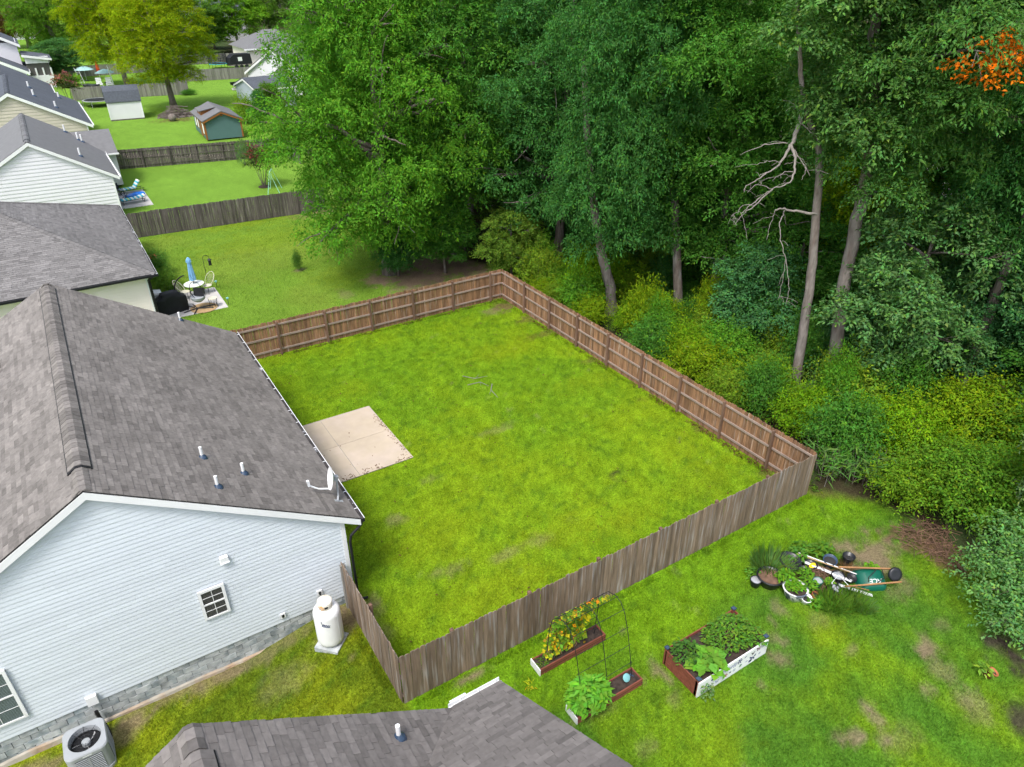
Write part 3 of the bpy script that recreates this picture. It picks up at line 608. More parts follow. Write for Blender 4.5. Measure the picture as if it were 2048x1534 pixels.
# --- further houses of the row
D_, D_roof, D_wall, sD = gable_house('house', 'white sided gable house with grey shingle roof next to the lounger patio', -1.1, 6.15, 4.08, 3.12, 62.4, 76.4, .2, .45, 'roof_grey', 'siding_white', trim=.24, shingle=False, lap=.26)
dx = MB(); dx.extrude([(2.0, 75.2, 4.45), (5.1, 75.2, 4.45), (5.1, 71.9, 3.0), (3.6, 71.9, 3.0)], (0, 0, -.1)); dx.extrude([(2.0, 75.2, 4.45), (5.1, 75.2, 4.45), (5.1, 79.5, 3.0), (2.0, 79.5, 3.0)], (0, 0, -.1)); dx.build('porch_roof', 'roof_grey', D_)
MB().box(4.3, 5.15, 71.75, 71.88, 2.86, 2.98).build('porch_gutter', 'white_trim', D_)
MB().box(3.5, 4.9, 72.2, 79.2, .2, 2.92).build('porch_wall', 'siding_white', D_)
for (x, y) in ((2.0, 65.0), (1.7, 75.2), (2.45, 73.4), (2.7, 73.2)): vent_pipe(D_roof, slope_pt(-1.1, 6.15, sD, x, y), .6, .07)
E_, E_roof, E_wall, sE = gable_house('house', 'beige sided gable house with slate blue roof behind the white house', -1.83, 6.5, 4.62, 3.0, 87.6, 105.0, .25, .5, 'shingle_blue', 'siding_beige', trim=.3, shingle=False, lap=.30)
for (x, y) in ((.3, 93.5), (1.9, 90.5), (2.7, 101.0), (.1, 100.)): vent_pipe(E_roof, slope_pt(-1.83, 6.5, sE, x, y), .6, .09)
F_, F_roof, F_wall, sF = gable_house('house', 'gable house with dark slate roof and white rake behind the beige house', -3.3, 6.4, 2.75, 3.0, 109.5, 124.0, .25, .5, 'shingle_blue', 'siding_white', trim=.45, shingle=False, lap=.25)
G_, G_roof, G_wall, sG = gable_house('house', 'farthest white two storey house of the row with a screened sunroom', -5.5, 6.3, .9, 3.0, 141.0, 156.0, .3, .5, 'shingle_blue', 'siding_white', trim=.45, shingle=False, lap=.3)
MB().box(-10, .3, 149, 160, 3, 6.6).build('upper_wall', 'siding_white', G_)
MB().extrude([(.7, 148.6, 6.35), (-4.6, 148.6, 9.2), (-10, 148.6, 6.35), (-10, 148.6, 6.1), (-4.6, 148.6, 8.9), (.7, 148.6, 6.1)], (0, 11.8, 0)).build('upper_roof', 'shingle_blue', G_)
MB().extrude([(.75, 148.45, 6.3), (-4.6, 148.45, 9.1), (-4.6, 148.45, 8.6), (.75, 148.45, 5.9)], (0, .14, 0)).build('rake_board', 'white_trim', G_)
sr = MB()
for (x, y) in ((1.9, 146.2), (1.9, 152.6), (4.0, 146.2), (4.0, 152.6), (2.9, 146.2), (4.0, 149.4)): sr.box(x - .12, x + .12, y - .12, y + .12, 0, 3.0)
sr.box(.8, 4.05, 146.1, 146.25, 0, 1.9); sr.box(3.95, 4.1, 146.1, 152.7, 0, 1.9); sr.box(.8, 4.05, 146.1, 146.25, 3.7, 4.7); sr.box(3.95, 4.1, 146.1, 152.7, 3.8, 4.3); sr.build('sunroom_frame', 'white_trim', G_)
MB().box(.8, 3.9, 146.3, 152.5, .1, 4.2).build('sunroom_screen', 'blind', G_)
MB().extrude([(.5, 145.7, 5.1), (4.5, 145.7, 4.4), (4.5, 145.7, 4.25), (.5, 145.7, 4.9)], (0, 7.6, 0)).build('sunroom_roof', 'shingle_blue', G_)
MB().extrude([(.5, 145.6, 5.05), (4.5, 145.6, 4.35), (4.5, 145.6, 4.05), (.5, 145.6, 4.7)], (0, .09, 0)).build('sunroom_fascia', 'white_trim', G_)
# ------------------------------------------------------------------ fences
def picket_mesh(w, h, t, seed):
    r = random.Random(seed); mb = MB(); e = w * .22; x0, x1 = 0, w; b = r.uniform(-.004, .004)
    mb.extrude([(x0, 0, 0), (x1, 0, 0), (x1 + b, 0, h - e), (x1 - e + b, 0, h), (x0 + e + b, 0, h), (x0 + b, 0, h - e)], (0, t, 0)); return mb.mesh('picket')
def fence(label, p0, p1, mats, h=1.8, pw=.137, gap=.006, post_step=2.44, rails=(.28, .98, 1.62), inner=1, group=None, joined=False, var=True, skip_posts=()):
    """pickets on the line p0-p1; posts and rails stand on the side inner*left of that line"""
    p0 = Vector((*p0, 0)); p1 = Vector((*p1, 0)); d = (p1 - p0); Lg = d.length; d.normalize(); n = Vector((-d.y, d.x, 0)) * inner; ang = math.atan2(d.y, d.x)
    root = thing('wooden_fence', label, 'fence', p0, world=True, group=group)
    pm, rm, om = mats; meshes = [picket_mesh(pw, h + dh, .018, i) for i, dh in enumerate((-.015, 0, .012, .02, -.005))]
    k = int(Lg / (pw + gap)); rr = random.Random(int(Lg * 100)); big = MB()
    for i in range(k):
        s = i * (Lg - pw) / max(k - 1, 1); off = rr.choice((0, 0, .004, .009)); p = p0 + d * s + n * (-.018 - off if inner > 0 else -.0 - off); zz = tz(p.x, p.y) + .02 + rr.uniform(-.015, .015) * var
        if joined:
            q = p + d * pw; th = n * .02; t = rr.uniform(.75, 1.2)
            big.add([p + Vector((0, 0, zz)), q + Vector((0, 0, zz)), q + Vector((0, 0, zz + h)), p + Vector((0, 0, zz + h)), p + th + Vector((0, 0, zz)), q + th + Vector((0, 0, zz)), q + th + Vector((0, 0, zz + h)), p + th + Vector((0, 0, zz + h))], [(0, 1, 2, 3), (5, 4, 7, 6), (3, 2, 6, 7), (0, 3, 7, 4), (1, 5, 6, 2)], t)
        else:
            link('picket', rr.choice(meshes), pm, root, loc=(p.x, p.y, zz), rot=(rr.uniform(-.006, .006), rr.uniform(-.006, .006), ang + rr.uniform(-.01, .01)))
    if joined: big.build('pickets', pm, root, kind='stuff')
    for zr_ in rails:
        s = 0
        while s < Lg - .1:
            e = min(s + post_step, Lg); a = p0 + d * (s + .002) + n * .022; b = p0 + d * (e - .002) + n * .022
            mb = MB(); mb.beam(a + Vector((0, 0, zr_ + tz(a.x, a.y))), b + Vector((0, 0, zr_ + tz(b.x, b.y))), .038, .088); mb.build('rail', rm, root); s = e
    s = post_step if Lg > post_step * 1.5 else Lg; i = 0
    while s < Lg - .3:
        a = p0 + d * s + n * .088; mb = MB(); z_ = tz(a.x, a.y); mb.box(-.045, .045, -.045, .045, -.3, h + .01 - .03); mb.add([(-.05, -.05, h - .018), (.05, -.05, h - .018), (.05, .05, h - .018), (-.05, .05, h - .018), (0, 0, h + .012)], [(0, 1, 4), (1, 2, 4), (2, 3, 4), (3, 0, 4)])
        link('post', mb.mesh('post'), om, root, loc=(a.x, a.y, z_), rot=(0, 0, ang)); s += post_step
    return root
WO, WI = ('wood_out', 'wood_rail', 'wood_post'), ('wood_in', 'wood_rail', 'wood_post')
YG = 'fence runs round the fenced yard'
fence('brown picket fence at the far left side of the yard, rails facing in', (2.31, 33.02), (20.2, 33.02), WI, inner=-1, group=YG)
fence('long brown picket fence along the woods side of the yard, rails facing in', (20.22, 33.0), (20.22, 11.66), WI, inner=-1, group=YG)
fence('grey brown picket fence between the yard and the raised garden beds', (20.2, 11.64), (4.02, 11.64), WO, inner=-1, group=YG)
fence('short weathered fence run from the house corner beside the white gas tank', (4.0, 11.66), (4.0, 15.6), WO, inner=-1, group=YG, post_step=2.0)
fp = MB().box(3.93, 4.08, 15.50, 15.60, -.1, 1.72); tag(fp.build('fence_post', 'wood_grey'), 'single wooden post where the short fence meets the blue grey house', 'post')
NG = 'weathered fences of the neighbouring yards'
WD = ('wood_dark', 'wood_dark', 'wood_dark'); WG = ('wood_grey', 'wood_grey', 'wood_grey')
fence('dark weathered picket fence behind the cream house lawn', (3.3, 56.3), (17.6, 55.7), WD, inner=1, group=NG)
fence('dark weathered fence with rails facing the camera behind the willow sapling', (5.2, 79.3), (20.6, 76.6), WD, inner=-1, group=NG)
fence('short weathered fence piece running back beside the blue shed', (20.6, 76.6), (20.9, 72.0), WD, inner=1, group=NG, post_step=2.2)
fence('grey fence behind the trampoline and the white barn shed', (5.2, 128.6), (20.9, 126.4), WG, inner=1, group=NG, joined=True, pw=.2)
fence('grey fence run behind the yellowish tree', (20.9, 126.4), (21.6, 142.0), WG, inner=1, group=NG, joined=True, pw=.2)
fence('long grey fence in front of the enclosed trampoline', (21.6, 142.0), (36.5, 140.3), WG, inner=1, group=NG, joined=True, pw=.2)
fence('farthest grey fence behind the enclosed trampoline and dark shed', (26.0, 168.0), (44.0, 166.5), WG, inner=1, group=NG, joined=True, pw=.25)
fence('far fence behind the two aqua parasols', (4.5, 158.0), (24.0, 160.0), WG, inner=1, group=NG, joined=True, pw=.25)
# ------------------------------------------------------------------ foliage
def rot_frames(dirs, ups):
    z = ups - dirs * (ups * dirs).sum(1, keepdims=True); z /= np.linalg.norm(z, axis=1, keepdims=True) + 1e-9
    return dirs, np.cross(z, dirs), z
def leaves_mesh(name, base, dirs, ups, ln, wd, col, fold=.25):
    """rhombic leaves folded on the midrib; base point, pointing direction, face normal, length, width, colour per leaf"""
    n = len(base); d, s, z = rot_frames(dirs, ups); ln = ln[:, None]; wd = wd[:, None]
    V = np.empty((n, 4, 3)); mid = base + d * ln * .42
    V[:, 0] = base; V[:, 1] = mid + s * wd * .5 + z * wd * fold; V[:, 2] = base + d * ln - z * ln * .10; V[:, 3] = mid - s * wd * .5 + z * wd * fold
    i = np.arange(n)[:, None] * 4
    F = np.concatenate([i + np.array([0, 1, 2]), i + np.array([0, 2, 3])], 1).reshape(-1, 3)
    return np_mesh(name, V.reshape(-1, 3), F, np.repeat(col, 4, 0))
def unit(v): return v / (np.linalg.norm(v, axis=1, keepdims=True) + 1e-9)
def leaf_cols(rng, n, clump, yel=.12):
    c = np.c_[rng.uniform(.8, 1.2, n), rng.uniform(.86, 1.14, n), rng.uniform(.7, 1.25, n)] * clump[:, None]
    y = rng.random(n) < yel; c[y] *= np.array([1.45, 1.22, .8]); return c
def crown_mesh(name, seed, lobes, n_spray, per, ln, wd, droop=.35, spread=.55, fill=.16, yel=.07, reach=3.0, shoot=0.0):
    """lobes: (cx, cy, cz, rx, ry, rz).  Sprays of leaves sit near the lobes' skins, so sky and shade show between the clumps."""
    rng = np.random.default_rng(seed); L_ = np.array(lobes, float); area = (L_[:, 3] * L_[:, 4] + L_[:, 3] * L_[:, 5]) ; pk = rng.choice(len(L_), n_spray, p=area / area.sum())
    v = unit(rng.normal(size=(n_spray, 3))); v[:, 2] = np.where(v[:, 2] < -.22, -v[:, 2] * .7, v[:, 2]); v = unit(v)
    rr = np.where(rng.random(n_spray) < fill, rng.uniform(.35, .85, n_spray), rng.uniform(.84, 1.06, n_spray))
    rr = np.where(rng.random(n_spray) < shoot, rng.uniform(1.1, 1.5, n_spray), rr)
    lump = 1 + .16 * np.sin(v[:, 0] * 5 + pk) * np.cos(v[:, 1] * 6 + pk * 2) + .12 * np.sin(v[:, 2] * 9 + pk * 3)
    P = L_[pk, :3] + v * L_[pk, 3:] * (rr * lump)[:, None]
    out = v.copy(); out[:, 2] -= droop * rng.uniform(.3, 1.4, n_spray); out = unit(out + rng.normal(size=(n_spray, 3)) * .35)
    clump = rng.uniform(.72, 1.28, n_spray)
    idx = np.repeat(np.arange(n_spray), per); n = len(idx); t = np.tile(np.linspace(0, 1, per), n_spray) + rng.uniform(-.06, .06, n)
    side = rng.normal(size=(n, 3)); side -= out[idx] * (side * out[idx]).sum(1, keepdims=True); side[:, 2] *= .45; side = unit(side)
    sl = ln * reach * rng.uniform(.7, 1.5, n_spray)
    base = P[idx] + out[idx] * (t * sl[idx])[:, None] + side * (rng.uniform(0, .5, n) * ln * spread * 2)[:, None]; base[:, 2] -= (t ** 2) * sl[idx] * .25
    dirs = unit(out[idx] * .6 + side * rng.uniform(.5, 1.2, n)[:, None] + rng.normal(size=(n, 3)) * .25 + np.array([0, 0, -.25]))
    ups = unit(np.array([0, 0, 1.0]) + v[idx] * .55 + rng.normal(size=(n, 3)) * .55)
    return leaves_mesh(name, base, dirs, ups, ln * rng.uniform(.65, 1.35, n), wd * rng.uniform(.7, 1.3, n), leaf_cols(rng, n, clump[idx], yel))
def trunk_mesh(name, seed, path, r0, r1, limbs, n=10, twigs=0):
    rng = random.Random(seed); mb = MB(); path = [Vector(p) for p in path]; k = len(path)
    fine = []; rs = []
    for i in range(k - 1):
        for j in range(4):
            t = j / 4; fine.append(path[i].lerp(path[i + 1], t)); rs.append(r0 + (r1 - r0) * ((i + t) / (k - 1)))
    fine.append(path[-1]); rs.append(r1)
    for i in range(1, len(fine) - 1): fine[i] = fine[i] + Vector((rng.uniform(-1, 1), rng.uniform(-1, 1), 0)) * r0 * .12
    rs[0] *= 1.45; rs[1] *= 1.12
    mb.tube(fine, rs, n)
    def limb(p, q, r, dep):
        p, q = Vector(p), Vector(q); m_ = 5; pts = []
        sag = Vector((rng.uniform(-.2, .2), rng.uniform(-.2, .2), rng.uniform(.0, .3))) * (q - p).length * .3
        for i in range(m_ + 1):
            t = i / m_; pts.append(p.lerp(q, t) + sag * math.sin(math.pi * t) + Vector((rng.uniform(-1, 1), rng.uniform(-1, 1), rng.uniform(-1, 1))) * (q - p).length * .02)
        mb.tube(pts, [r * (1 - .75 * i / m_) for i in range(m_ + 1)], 6)
        if dep:
            for i in range(3):
                t = rng.uniform(.35, .9); a = p.lerp(q, t) + sag * math.sin(math.pi * t); dd = (q - p).normalized() + Vector((rng.uniform(-1, 1), rng.uniform(-1, 1), rng.uniform(-.5, .6))) * .9
                limb(a, a + dd.normalized() * (q - p).length * rng.uniform(.3, .5), r * .4, dep - 1)
    for p, q, r in limbs: limb(p, q, r, 1)
    return mb.mesh(name, True)
G1 = (.046, .126, .022); G2 = (.062, .156, .018); G3 = (.036, .106, .030); G4 = (.046, .126, .050); G5 = (.100, .165, .018); G6 = (.140, .188, .007); SILV = (.105, .185, .110)
def ball(n, R, H0, H1, seed, sq=1.0, lo=.28, hi=.48):
    r = random.Random(seed); out = []
    for i in range(n):
        t = (i + .5) / n; z = H0 + (H1 - H0) * t; env = math.sin(math.pi * (.14 + .80 * t)) ** .7
        a = i * 2.4 + r.uniform(-.4, .4); d = R * env * r.uniform(.35, .78); s = R * r.uniform(lo, hi) * (.65 + .5 * env)
        out.append((d * math.cos(a), d * math.sin(a), z, s, s, s * sq * r.uniform(.6, .85)))
    return out
def limbs_for(lobes, path, seed, k=9, r=.13):
    rr = random.Random(seed); out = []; P = [Vector(p) for p in path]
    for c in rr.sample(lobes, min(k, len(lobes))):
        q = Vector(c[:3]); q += Vector((q.x, q.y, .15)).normalized() * c[3] * .8; z = max(P[0].z + .35 * (P[-1].z - P[0].z), min(P[-1].z, q.z - .35 * math.hypot(q.x, q.y)))
        t = (z - P[0].z) / (P[-1].z - P[0].z) * (len(P) - 1); i = min(int(t), len(P) - 2); a = P[i].lerp(P[i + 1], t - i); out.append((a, q, r * rr.uniform(.6, 1.1)))
    return out
PROTO = {}
def proto(key, seed, lobes, path, r0, r1, n_spray, per, ln, wd, k=9, lr=.13, **kw):
    PROTO[key] = (crown_mesh('crown_' + key, seed, lobes, n_spray, per, ln, wd, **kw), trunk_mesh('trunk_' + key, seed, path, r0, r1, limbs_for(lobes, path, seed, k, lr)))
V3 = lambda *a: a
st = lambda h, dx=0, dy=0: [(0, 0, -.2), (dx * .3, dy * .2, h * .35), (dx * .6, dy * .7, h * .7), (dx, dy, h)]
proto('oak', 1, ball(58, 8.6, 2.4, 17.8, 1, .72, .17, .29), st(16, .6, .4), .48, .12, 9000, 14, .23, .085, 22, .20, droop=.55)
proto('oak2', 2, ball(46, 7.4, 4.0, 18.8, 2, .72, .18, .31), st(17, -.5, .6), .40, .10, 7600, 13, .22, .085, 20, .16, droop=.4)
proto('tall', 3, ball(32, 4.8, 7.0, 19.8, 3, .75, .20, .34), st(19, .5, -.5), .30, .08, 5600, 13, .18, .075, 16, .11, droop=.35)
proto('tall2', 4, ball(28, 4.2, 8.4, 20.2, 4, .75, .21, .35), st(19.5, -.4, .3), .26, .07, 5200, 13, .16, .085, 15, .10, droop=.25)
proto('mid', 5, ball(26, 3.4, 2.0, 8.8, 5, .75, .20, .34), st(8, .3, .2), .16, .05, 2900, 12, .17, .085, 9, .07, droop=.2)
proto('mid2', 6, ball(22, 2.7, 1.5, 7.4, 6, .75, .22, .36), st(6.6, -.2, .3), .12, .04, 2300, 12, .16, .085, 8, .05, droop=.3)
SH = {}
for i, (R_, H_, ln_, wd_, ns) in enumerate(((1.25, 1.7, .105, .050, 900), (1.0, 1.3, .095, .045, 740), (1.5, 2.3, .11, .052, 1020), (.8, 1.5, .105, .040, 620))):
    lb = ball(15, R_, .2, H_ * .9, 40 + i, .95, .24, .42); pth = st(H_ * .8)
    SH[i] = (crown_mesh('foliage_%d' % i, 40 + i, lb, ns, 11, ln_, wd_, droop=-.15, spread=.6, fill=.3, yel=.16, reach=6.0, shoot=.34), trunk_mesh('stem_%d' % i, 40 + i, pth, .04, .015, limbs_for(lb, pth, i, 6, .02), 6))
def tree(key, loc, label, col, sc=(1, 1, 1), rz=0.0, group=None, name='tree', bark='bark', cat='tree', trunk=None):
    r = thing(name, label, cat, loc, 0, group)
    if isinstance(sc, (int, float)): sc = (sc, sc, sc)
    cm, tm = PROTO[key] if key in PROTO else SH[key]
    c = link('crown' if key in PROTO else 'foliage', cm, 'leaf', r); c.scale = sc; c.color = (col[0] * 1.75, col[1] * 1.78, col[2] * 1.5, 1); c.rotation_euler = (0, 0, rz)
    if trunk is not None: link('trunk', trunk, bark, r)
    else:
        if bark == 'bark' or not tm.materials: t_ = link('trunk' if key in PROTO else 'stem', tm, 'bark', r)
        else: t_ = link('trunk', tm, None, r)
        if bark != 'bark': t_.material_slots[0].link = 'OBJECT'; t_.material_slots[0].material = MATS[bark]
        t_.scale = sc; t_.rotation_euler = (0, 0, rz)
    return r
# ------------------------------------------------------------------ trees of the wood and the yards
WG_ = 'trees of the wood behind the yard'
tree('oak', (16.3, 40.2, 0), 'broad bright green oak overhanging the neighbouring lawn with bare soil at its foot', G2, (.80, .80, .92), .4, WG_, 'oak_tree')
tree('oak2', (21.6, 40.6, 0), 'oak with dense mid green crown just behind the far corner of the fence', G1, (.92, .92, .95), 1.0, WG_, 'oak_tree')
tree('oak2', (25.6, 35.0, 0), 'oak with deep green crown right of the fence corner', G3, (.78, .78, .92), 2.6, WG_, 'oak_tree')
tree('oak', (21.8, 51.5, 0), 'tall green tree behind the broad oak, beside the dark fence end', G1, (.72, .72, 1.0), 3.3, WG_)
tree('oak2', (25.8, 63.0, 0), 'leafy tree behind the dark weathered fence corner', G1, .85, .2, WG_)
tree('oak2', (29.6, 77.0, 0), 'leafy tree covering the right part of the blue grey shed', G2, .85, 2.2, WG_)
tree('oak', (35.5, 92.0, 0), 'green tree at the left edge of the wood covering the white garage', G2, .85, 5.2, WG_)
tree('oak2', (44.0, 112.0, 0), 'high tree beyond the garage at the left end of the wood', G2, .95, 1.2, WG_)
def px_path(pts, dist, base): 
    P = [Vector((base[0], base[1], -.2))] + [atd(x, y, d_) for (x, y), d_ in zip(pts, dist)]; o = Vector((*base, 0)); return [p - o for p in P]
b1 = (24.3, 27.9); p1 = px_path([(1222, 575), (1206, 520), (1192, 440), (1180, 340), (1172, 220), (1168, 100)], [36.9, 36.8, 36.8, 36.8, 36.8, 36.8], b1)
tree('oak2', (*b1, 0), 'tree with thick leaning brown trunk just behind the woods side fence', G3, (.62, .62, .95), .5, WG_, trunk=trunk_mesh('trunk_thick', 6, p1, .33, .14, []), bark='bark_pale')
b2 = (27.4, 25.9); p2 = px_path([(1356, 560), (1352, 470), (1348, 400), (1330, 300), (1325, 180), (1320, 60), (1322, -60)], [37.6] * 7, b2)
t2 = tree('tall', (*b2, 0), 'tree with slim straight grey brown trunk, second from the fence corner', G1, (.92, .92, 1.0), 1.4, WG_, trunk=trunk_mesh('trunk_straight', 7, p2, .27, .10, []), bark='bark')
b3 = (25.6, 16.5); p3 = px_path([(1603, 680), (1618, 590), (1628, 500), (1634, 410), (1640, 330), (1634, 272), (1614, 235), (1606, 190), (1600, 130), (1596, 40), (1590, -80)], [30.4, 30.3, 30.2, 30.1, 30.0, 30, 29.9, 29.9, 30, 30, 30], b3)
t3 = tree('tall2', (*b3, 0), 'tree with crooked pale trunk and bare dead branches in its crown', (.062, .130, .040), (.98, .98, 1.0), 2.0, WG_, trunk=trunk_mesh('trunk_crooked', 8, p3, .215, .05, []), bark='bark_pale'); t3.children[0].location.z = 2.6
dead = MB(); o3 = Vector((*b3, 0))
_tg = random.Random(12)
def smooth(P, m_, jit):
    Q = [P[0] * 2 - P[1]] + P + [P[-1] * 2 - P[-2]]; out = []
    for i in range(1, len(Q) - 2):
        a, b_, c, d = Q[i - 1:i + 3]
        for j in range(m_):
            t = j / m_; out.append(((b_ * 2) + (c - a) * t + (a * 2 - b_ * 5 + c * 4 - d) * t ** 2 + (b_ * 3 - a - c * 3 + d) * t ** 3) * .5 + Vector((_tg.uniform(-1, 1), _tg.uniform(-1, 1), _tg.uniform(-1, 1))) * jit)
    return out + [P[-1]]
def twig(pts, dist, r0, r1=.008):
    P = smooth([atd(x, y, dist - .25 * i) - o3 for i, (x, y) in enumerate(pts)], 5, .03); k = len(P); dead.tube(P, [r0 + (r1 - r0) * i / (k - 1) for i in range(k)], 6)
for a in [([(1608, 205), (1600, 245), (1590, 275), (1582, 290)], 29.9, .11, .06), ([(1582, 290), (1562, 325), (1540, 342), (1518, 352)], 29.2, .06), ([(1582, 290), (1590, 315), (1588, 345), (1580, 365), (1545, 378), (1520, 395)], 29.2, .06), ([(1545, 378), (1510, 410), (1490, 425), (1470, 450)], 28.4, .03),
          ([(1520, 395), (1500, 412), (1482, 428)], 28.0, .022), ([(1540, 342), (1520, 355), (1492, 372), (1488, 385)], 28.6, .03), ([(1588, 345), (1565, 345), (1545, 362)], 28.7, .018), ([(1588, 300), (1604, 325), (1620, 352)], 29.3, .025), ([(1604, 325), (1612, 340), (1603, 360)], 29.1, .015), ([(1575, 286), (1530, 290), (1480, 310)], 29.2, .025),
          ([(1600, 245), (1625, 268), (1640, 285)], 29.6, .022), ([(1510, 410), (1485, 412), (1475, 428)], 28.2, .014), ([(1545, 378), (1515, 370), (1495, 385)], 28.4, .016), ([(1490, 425), (1475, 425), (1462, 432)], 27.9, .01), ([(1562, 325), (1535, 322), (1512, 330)], 28.8, .014),
          ([(1634, 428), (1600, 424), (1568, 418), (1550, 420)], 30.0, .06, .03), ([(1570, 420), (1560, 445), (1562, 480), (1572, 520), (1578, 570), (1572, 610)], 29.7, .025), ([(1572, 520), (1565, 565), (1555, 600)], 29.2, .012), ([(1550, 420), (1540, 450), (1533, 480)], 29.4, .014)]: twig(*a)
for _ in range(46):
    a = dead.v[_tg.randrange(len(dead.v))]; a = Vector(a); dd = Vector((_tg.uniform(-1, 1), _tg.uniform(-1, 1), _tg.uniform(-.9, .3))).normalized() * _tg.uniform(.3, .9); dead.tube(smooth([a, a + dd * .5 + Vector((0, 0, .06)), a + dd], 3, .02), .007, 4)
dead.build('dead_branch', 'deadwood', t3, True)
b4 = (26.7, 15.4); p4 = px_path([(1668, 740), (1676, 650), (1690, 560), (1708, 470), (1722, 400), (1738, 320), (1742, 250), (1745, 150), (1750, 40), (1752, -80)], [30.7, 30.7, 30.8, 30.9, 31, 31, 31, 31, 31, 31], b4)
tree('tall', (*b4, 0), 'tree with thick leaning trunk right of the crooked pale one', (.054, .124, .034), (.85, .85, 1.02), 4.0, WG_, trunk=trunk_mesh('trunk_leaning', 9, p4, .285, .18, []), bark='bark_pale').children[0].location.z = 2.2
tree('mid', (28.6, 13.9, 0), 'rounded small tree with soft blue green leaves right of the leaning trunk', (.066, .140, .050), (1.05, 1.05, 1.02), .3, WG_)
tree('mid', (31.0, 12.2, .3), 'low bushy tree with blue green leaves right of the rounded one', G4, (.86, .86, .72), 2.3, WG_)
tree('mid', (34.5, 11.2, 0), 'tall bushy tree with fresh green leaves at the right edge', (.060, .135, .040), (1.35, 1.35, 1.32), 1.3, WG_)
tree('mid2', (31.0, 7.4, 0), 'dark green tree at the right edge behind the shrubs', (.046, .11, .045), (1.25, 1.25, 1.2), 4.1, WG_)
tree('mid', (21.9, 34.6, 0), 'yellow green young tree just outside the far fence corner', (.072, .125, .020), (.62, .62, .50), .6, WG_)
tree('mid2', (16.6, 39.6, 0), 'leafy climbing growth hugging the foot of the broad oak', G3, (.55, .55, .42), 2.9, WG_)
tree('mid2', (19.3, 38.4, 0), 'bushy sapling between the broad oak and the fence corner', G1, (.72, .72, .62), .1, WG_)
bp0 = atd(1950, 700, 32.0); bp0 = (bp0.x, bp0.y, 0)
big = tree('tall', bp0, 'tree with heavy grey limbs in the top right corner', G3, (.75, .75, 1.05), .8, WG_)
lb = MB(); o_ = Vector(bp0)
for pts, r in (([(2080, 66), (2010, 74), (1960, 84), (1930, 100), (1870, 112), (1800, 128)], .085), ([(1945, 92), (1925, 60), (1890, 22), (1850, -8), (1800, -10)], .08), ([(2040, 40), (2030, 100), (2035, 190)], .13), ([(1880, -20), (1860, 30), (1875, 90), (1862, 150), (1850, 190)], .04), ([(1960, 210), (1985, 225), (2010, 215)], .06), ([(1880, 60), (1830, 90), (1770, 90)], .03)):
    P = [atd(x, y, 29.5) for x, y in pts]; lb.tube(P, [r * (1 - .6 * i / (len(P) - 1)) for i in range(len(P))], 7)
lw = lb.build('limb', 'bark_pale', big, True); lw.location = -o_
# a spray of orange leaves on one of its limbs
oc = atd(1972, 132, 27.2)
om_ = crown_mesh('orange_foliage', 91, [(-.45, .2, .0, .55, .45, .32), (.5, -.3, .2, .62, .5, .35), (.0, 0, -.35, .5, .5, .3), (.2, .1, .5, .5, .4, .25), (.85, -.6, -.1, .35, .3, .25)], 70, 9, .15, .10, spread=.5, yel=.3)
q = link('orange_spray', om_, 'leaf', big, loc=oc - o_, label='spray of bright orange leaves', kind='stuff'); q.color = (.62, .17, .012, 1)
tw_ = MB(); l0 = atd(1930, 100, 29.5) - o_
for dx_, dy_, dz_ in ((.5, -.3, .2), (-.4, .2, 0), (.0, 0, -.4)): tw_.tube([l0, (l0 + oc - o_) / 2 + Vector((0, 0, .2)), oc - o_ + Vector((dx_, dy_, dz_))], [.04, .025, .01], 5)
tw_.build('branch', 'deadwood', big)
# the depth of the wood
rr = random.Random(77); gap_a = [math.atan2(*(lambda v: (v.x, v.y))(at(x, 330)) ) for x in (1672, 1772)]
spots = []
for i in range(900):
    x = rr.uniform(26, 66); y = rr.uniform(4, 108)
    if x < 29.5 and y < 33: continue
    if x - .26 * y < 9 + max(0, (y - 60)) * .05: continue
    a = math.atan2(x, y); dd = math.hypot(x, y)
    if gap_a[0] - .055 < a < gap_a[1] + .02 and dd > 36: continue
    if any((x - p[0]) ** 2 + (y - p[1]) ** 2 < (4.3 if dd < 50 else 6.0) ** 2 for p in spots): continue
    if any(math.hypot(x - q[0], y - q[1]) < 3.6 for q in ((31.2, 15.6), (27.6, 13.2), (34.5, 11.2), (31, 7.4), (33.6, 14.4), (25.6, 35), (29.6, 77), (35.5, 92))): continue
    spots.append((x, y))
    if len(spots) > 52: break
for i, (x, y) in enumerate(spots):
    key = rr.choice(('tall', 'tall2', 'oak2', 'tall', 'oak2')); c = rr.choice((G1, G3, G3, G1, (.062, .115, .026)))
    tree(key, (x, y, 0), 'green tree standing deep in the wood among many alike', c, rr.uniform(.82, 1.05) if key != 'oak2' else rr.uniform(.62, .85), rr.uniform(0, 6.28), 'trees deep in the wood')
for i in range(26):
    y = rr.uniform(8, 50); x = 29.5 + rr.uniform(0, 13) + max(0, (20 - y)) * .1; a = math.atan2(x, y); dd = math.hypot(x, y)
    if gap_a[0] - .04 < a < gap_a[1] + .02 and dd > 34: continue
    tree(rr.choice(('mid', 'mid2')), (x, y, 0), 'young understorey tree in the shade of the wood', rr.choice((G3, G3, G1, G4)), (rr.uniform(.8, 1.2), rr.uniform(.8, 1.2), rr.uniform(.5, 1.0)), rr.uniform(0, 6), 'understorey trees of the wood')
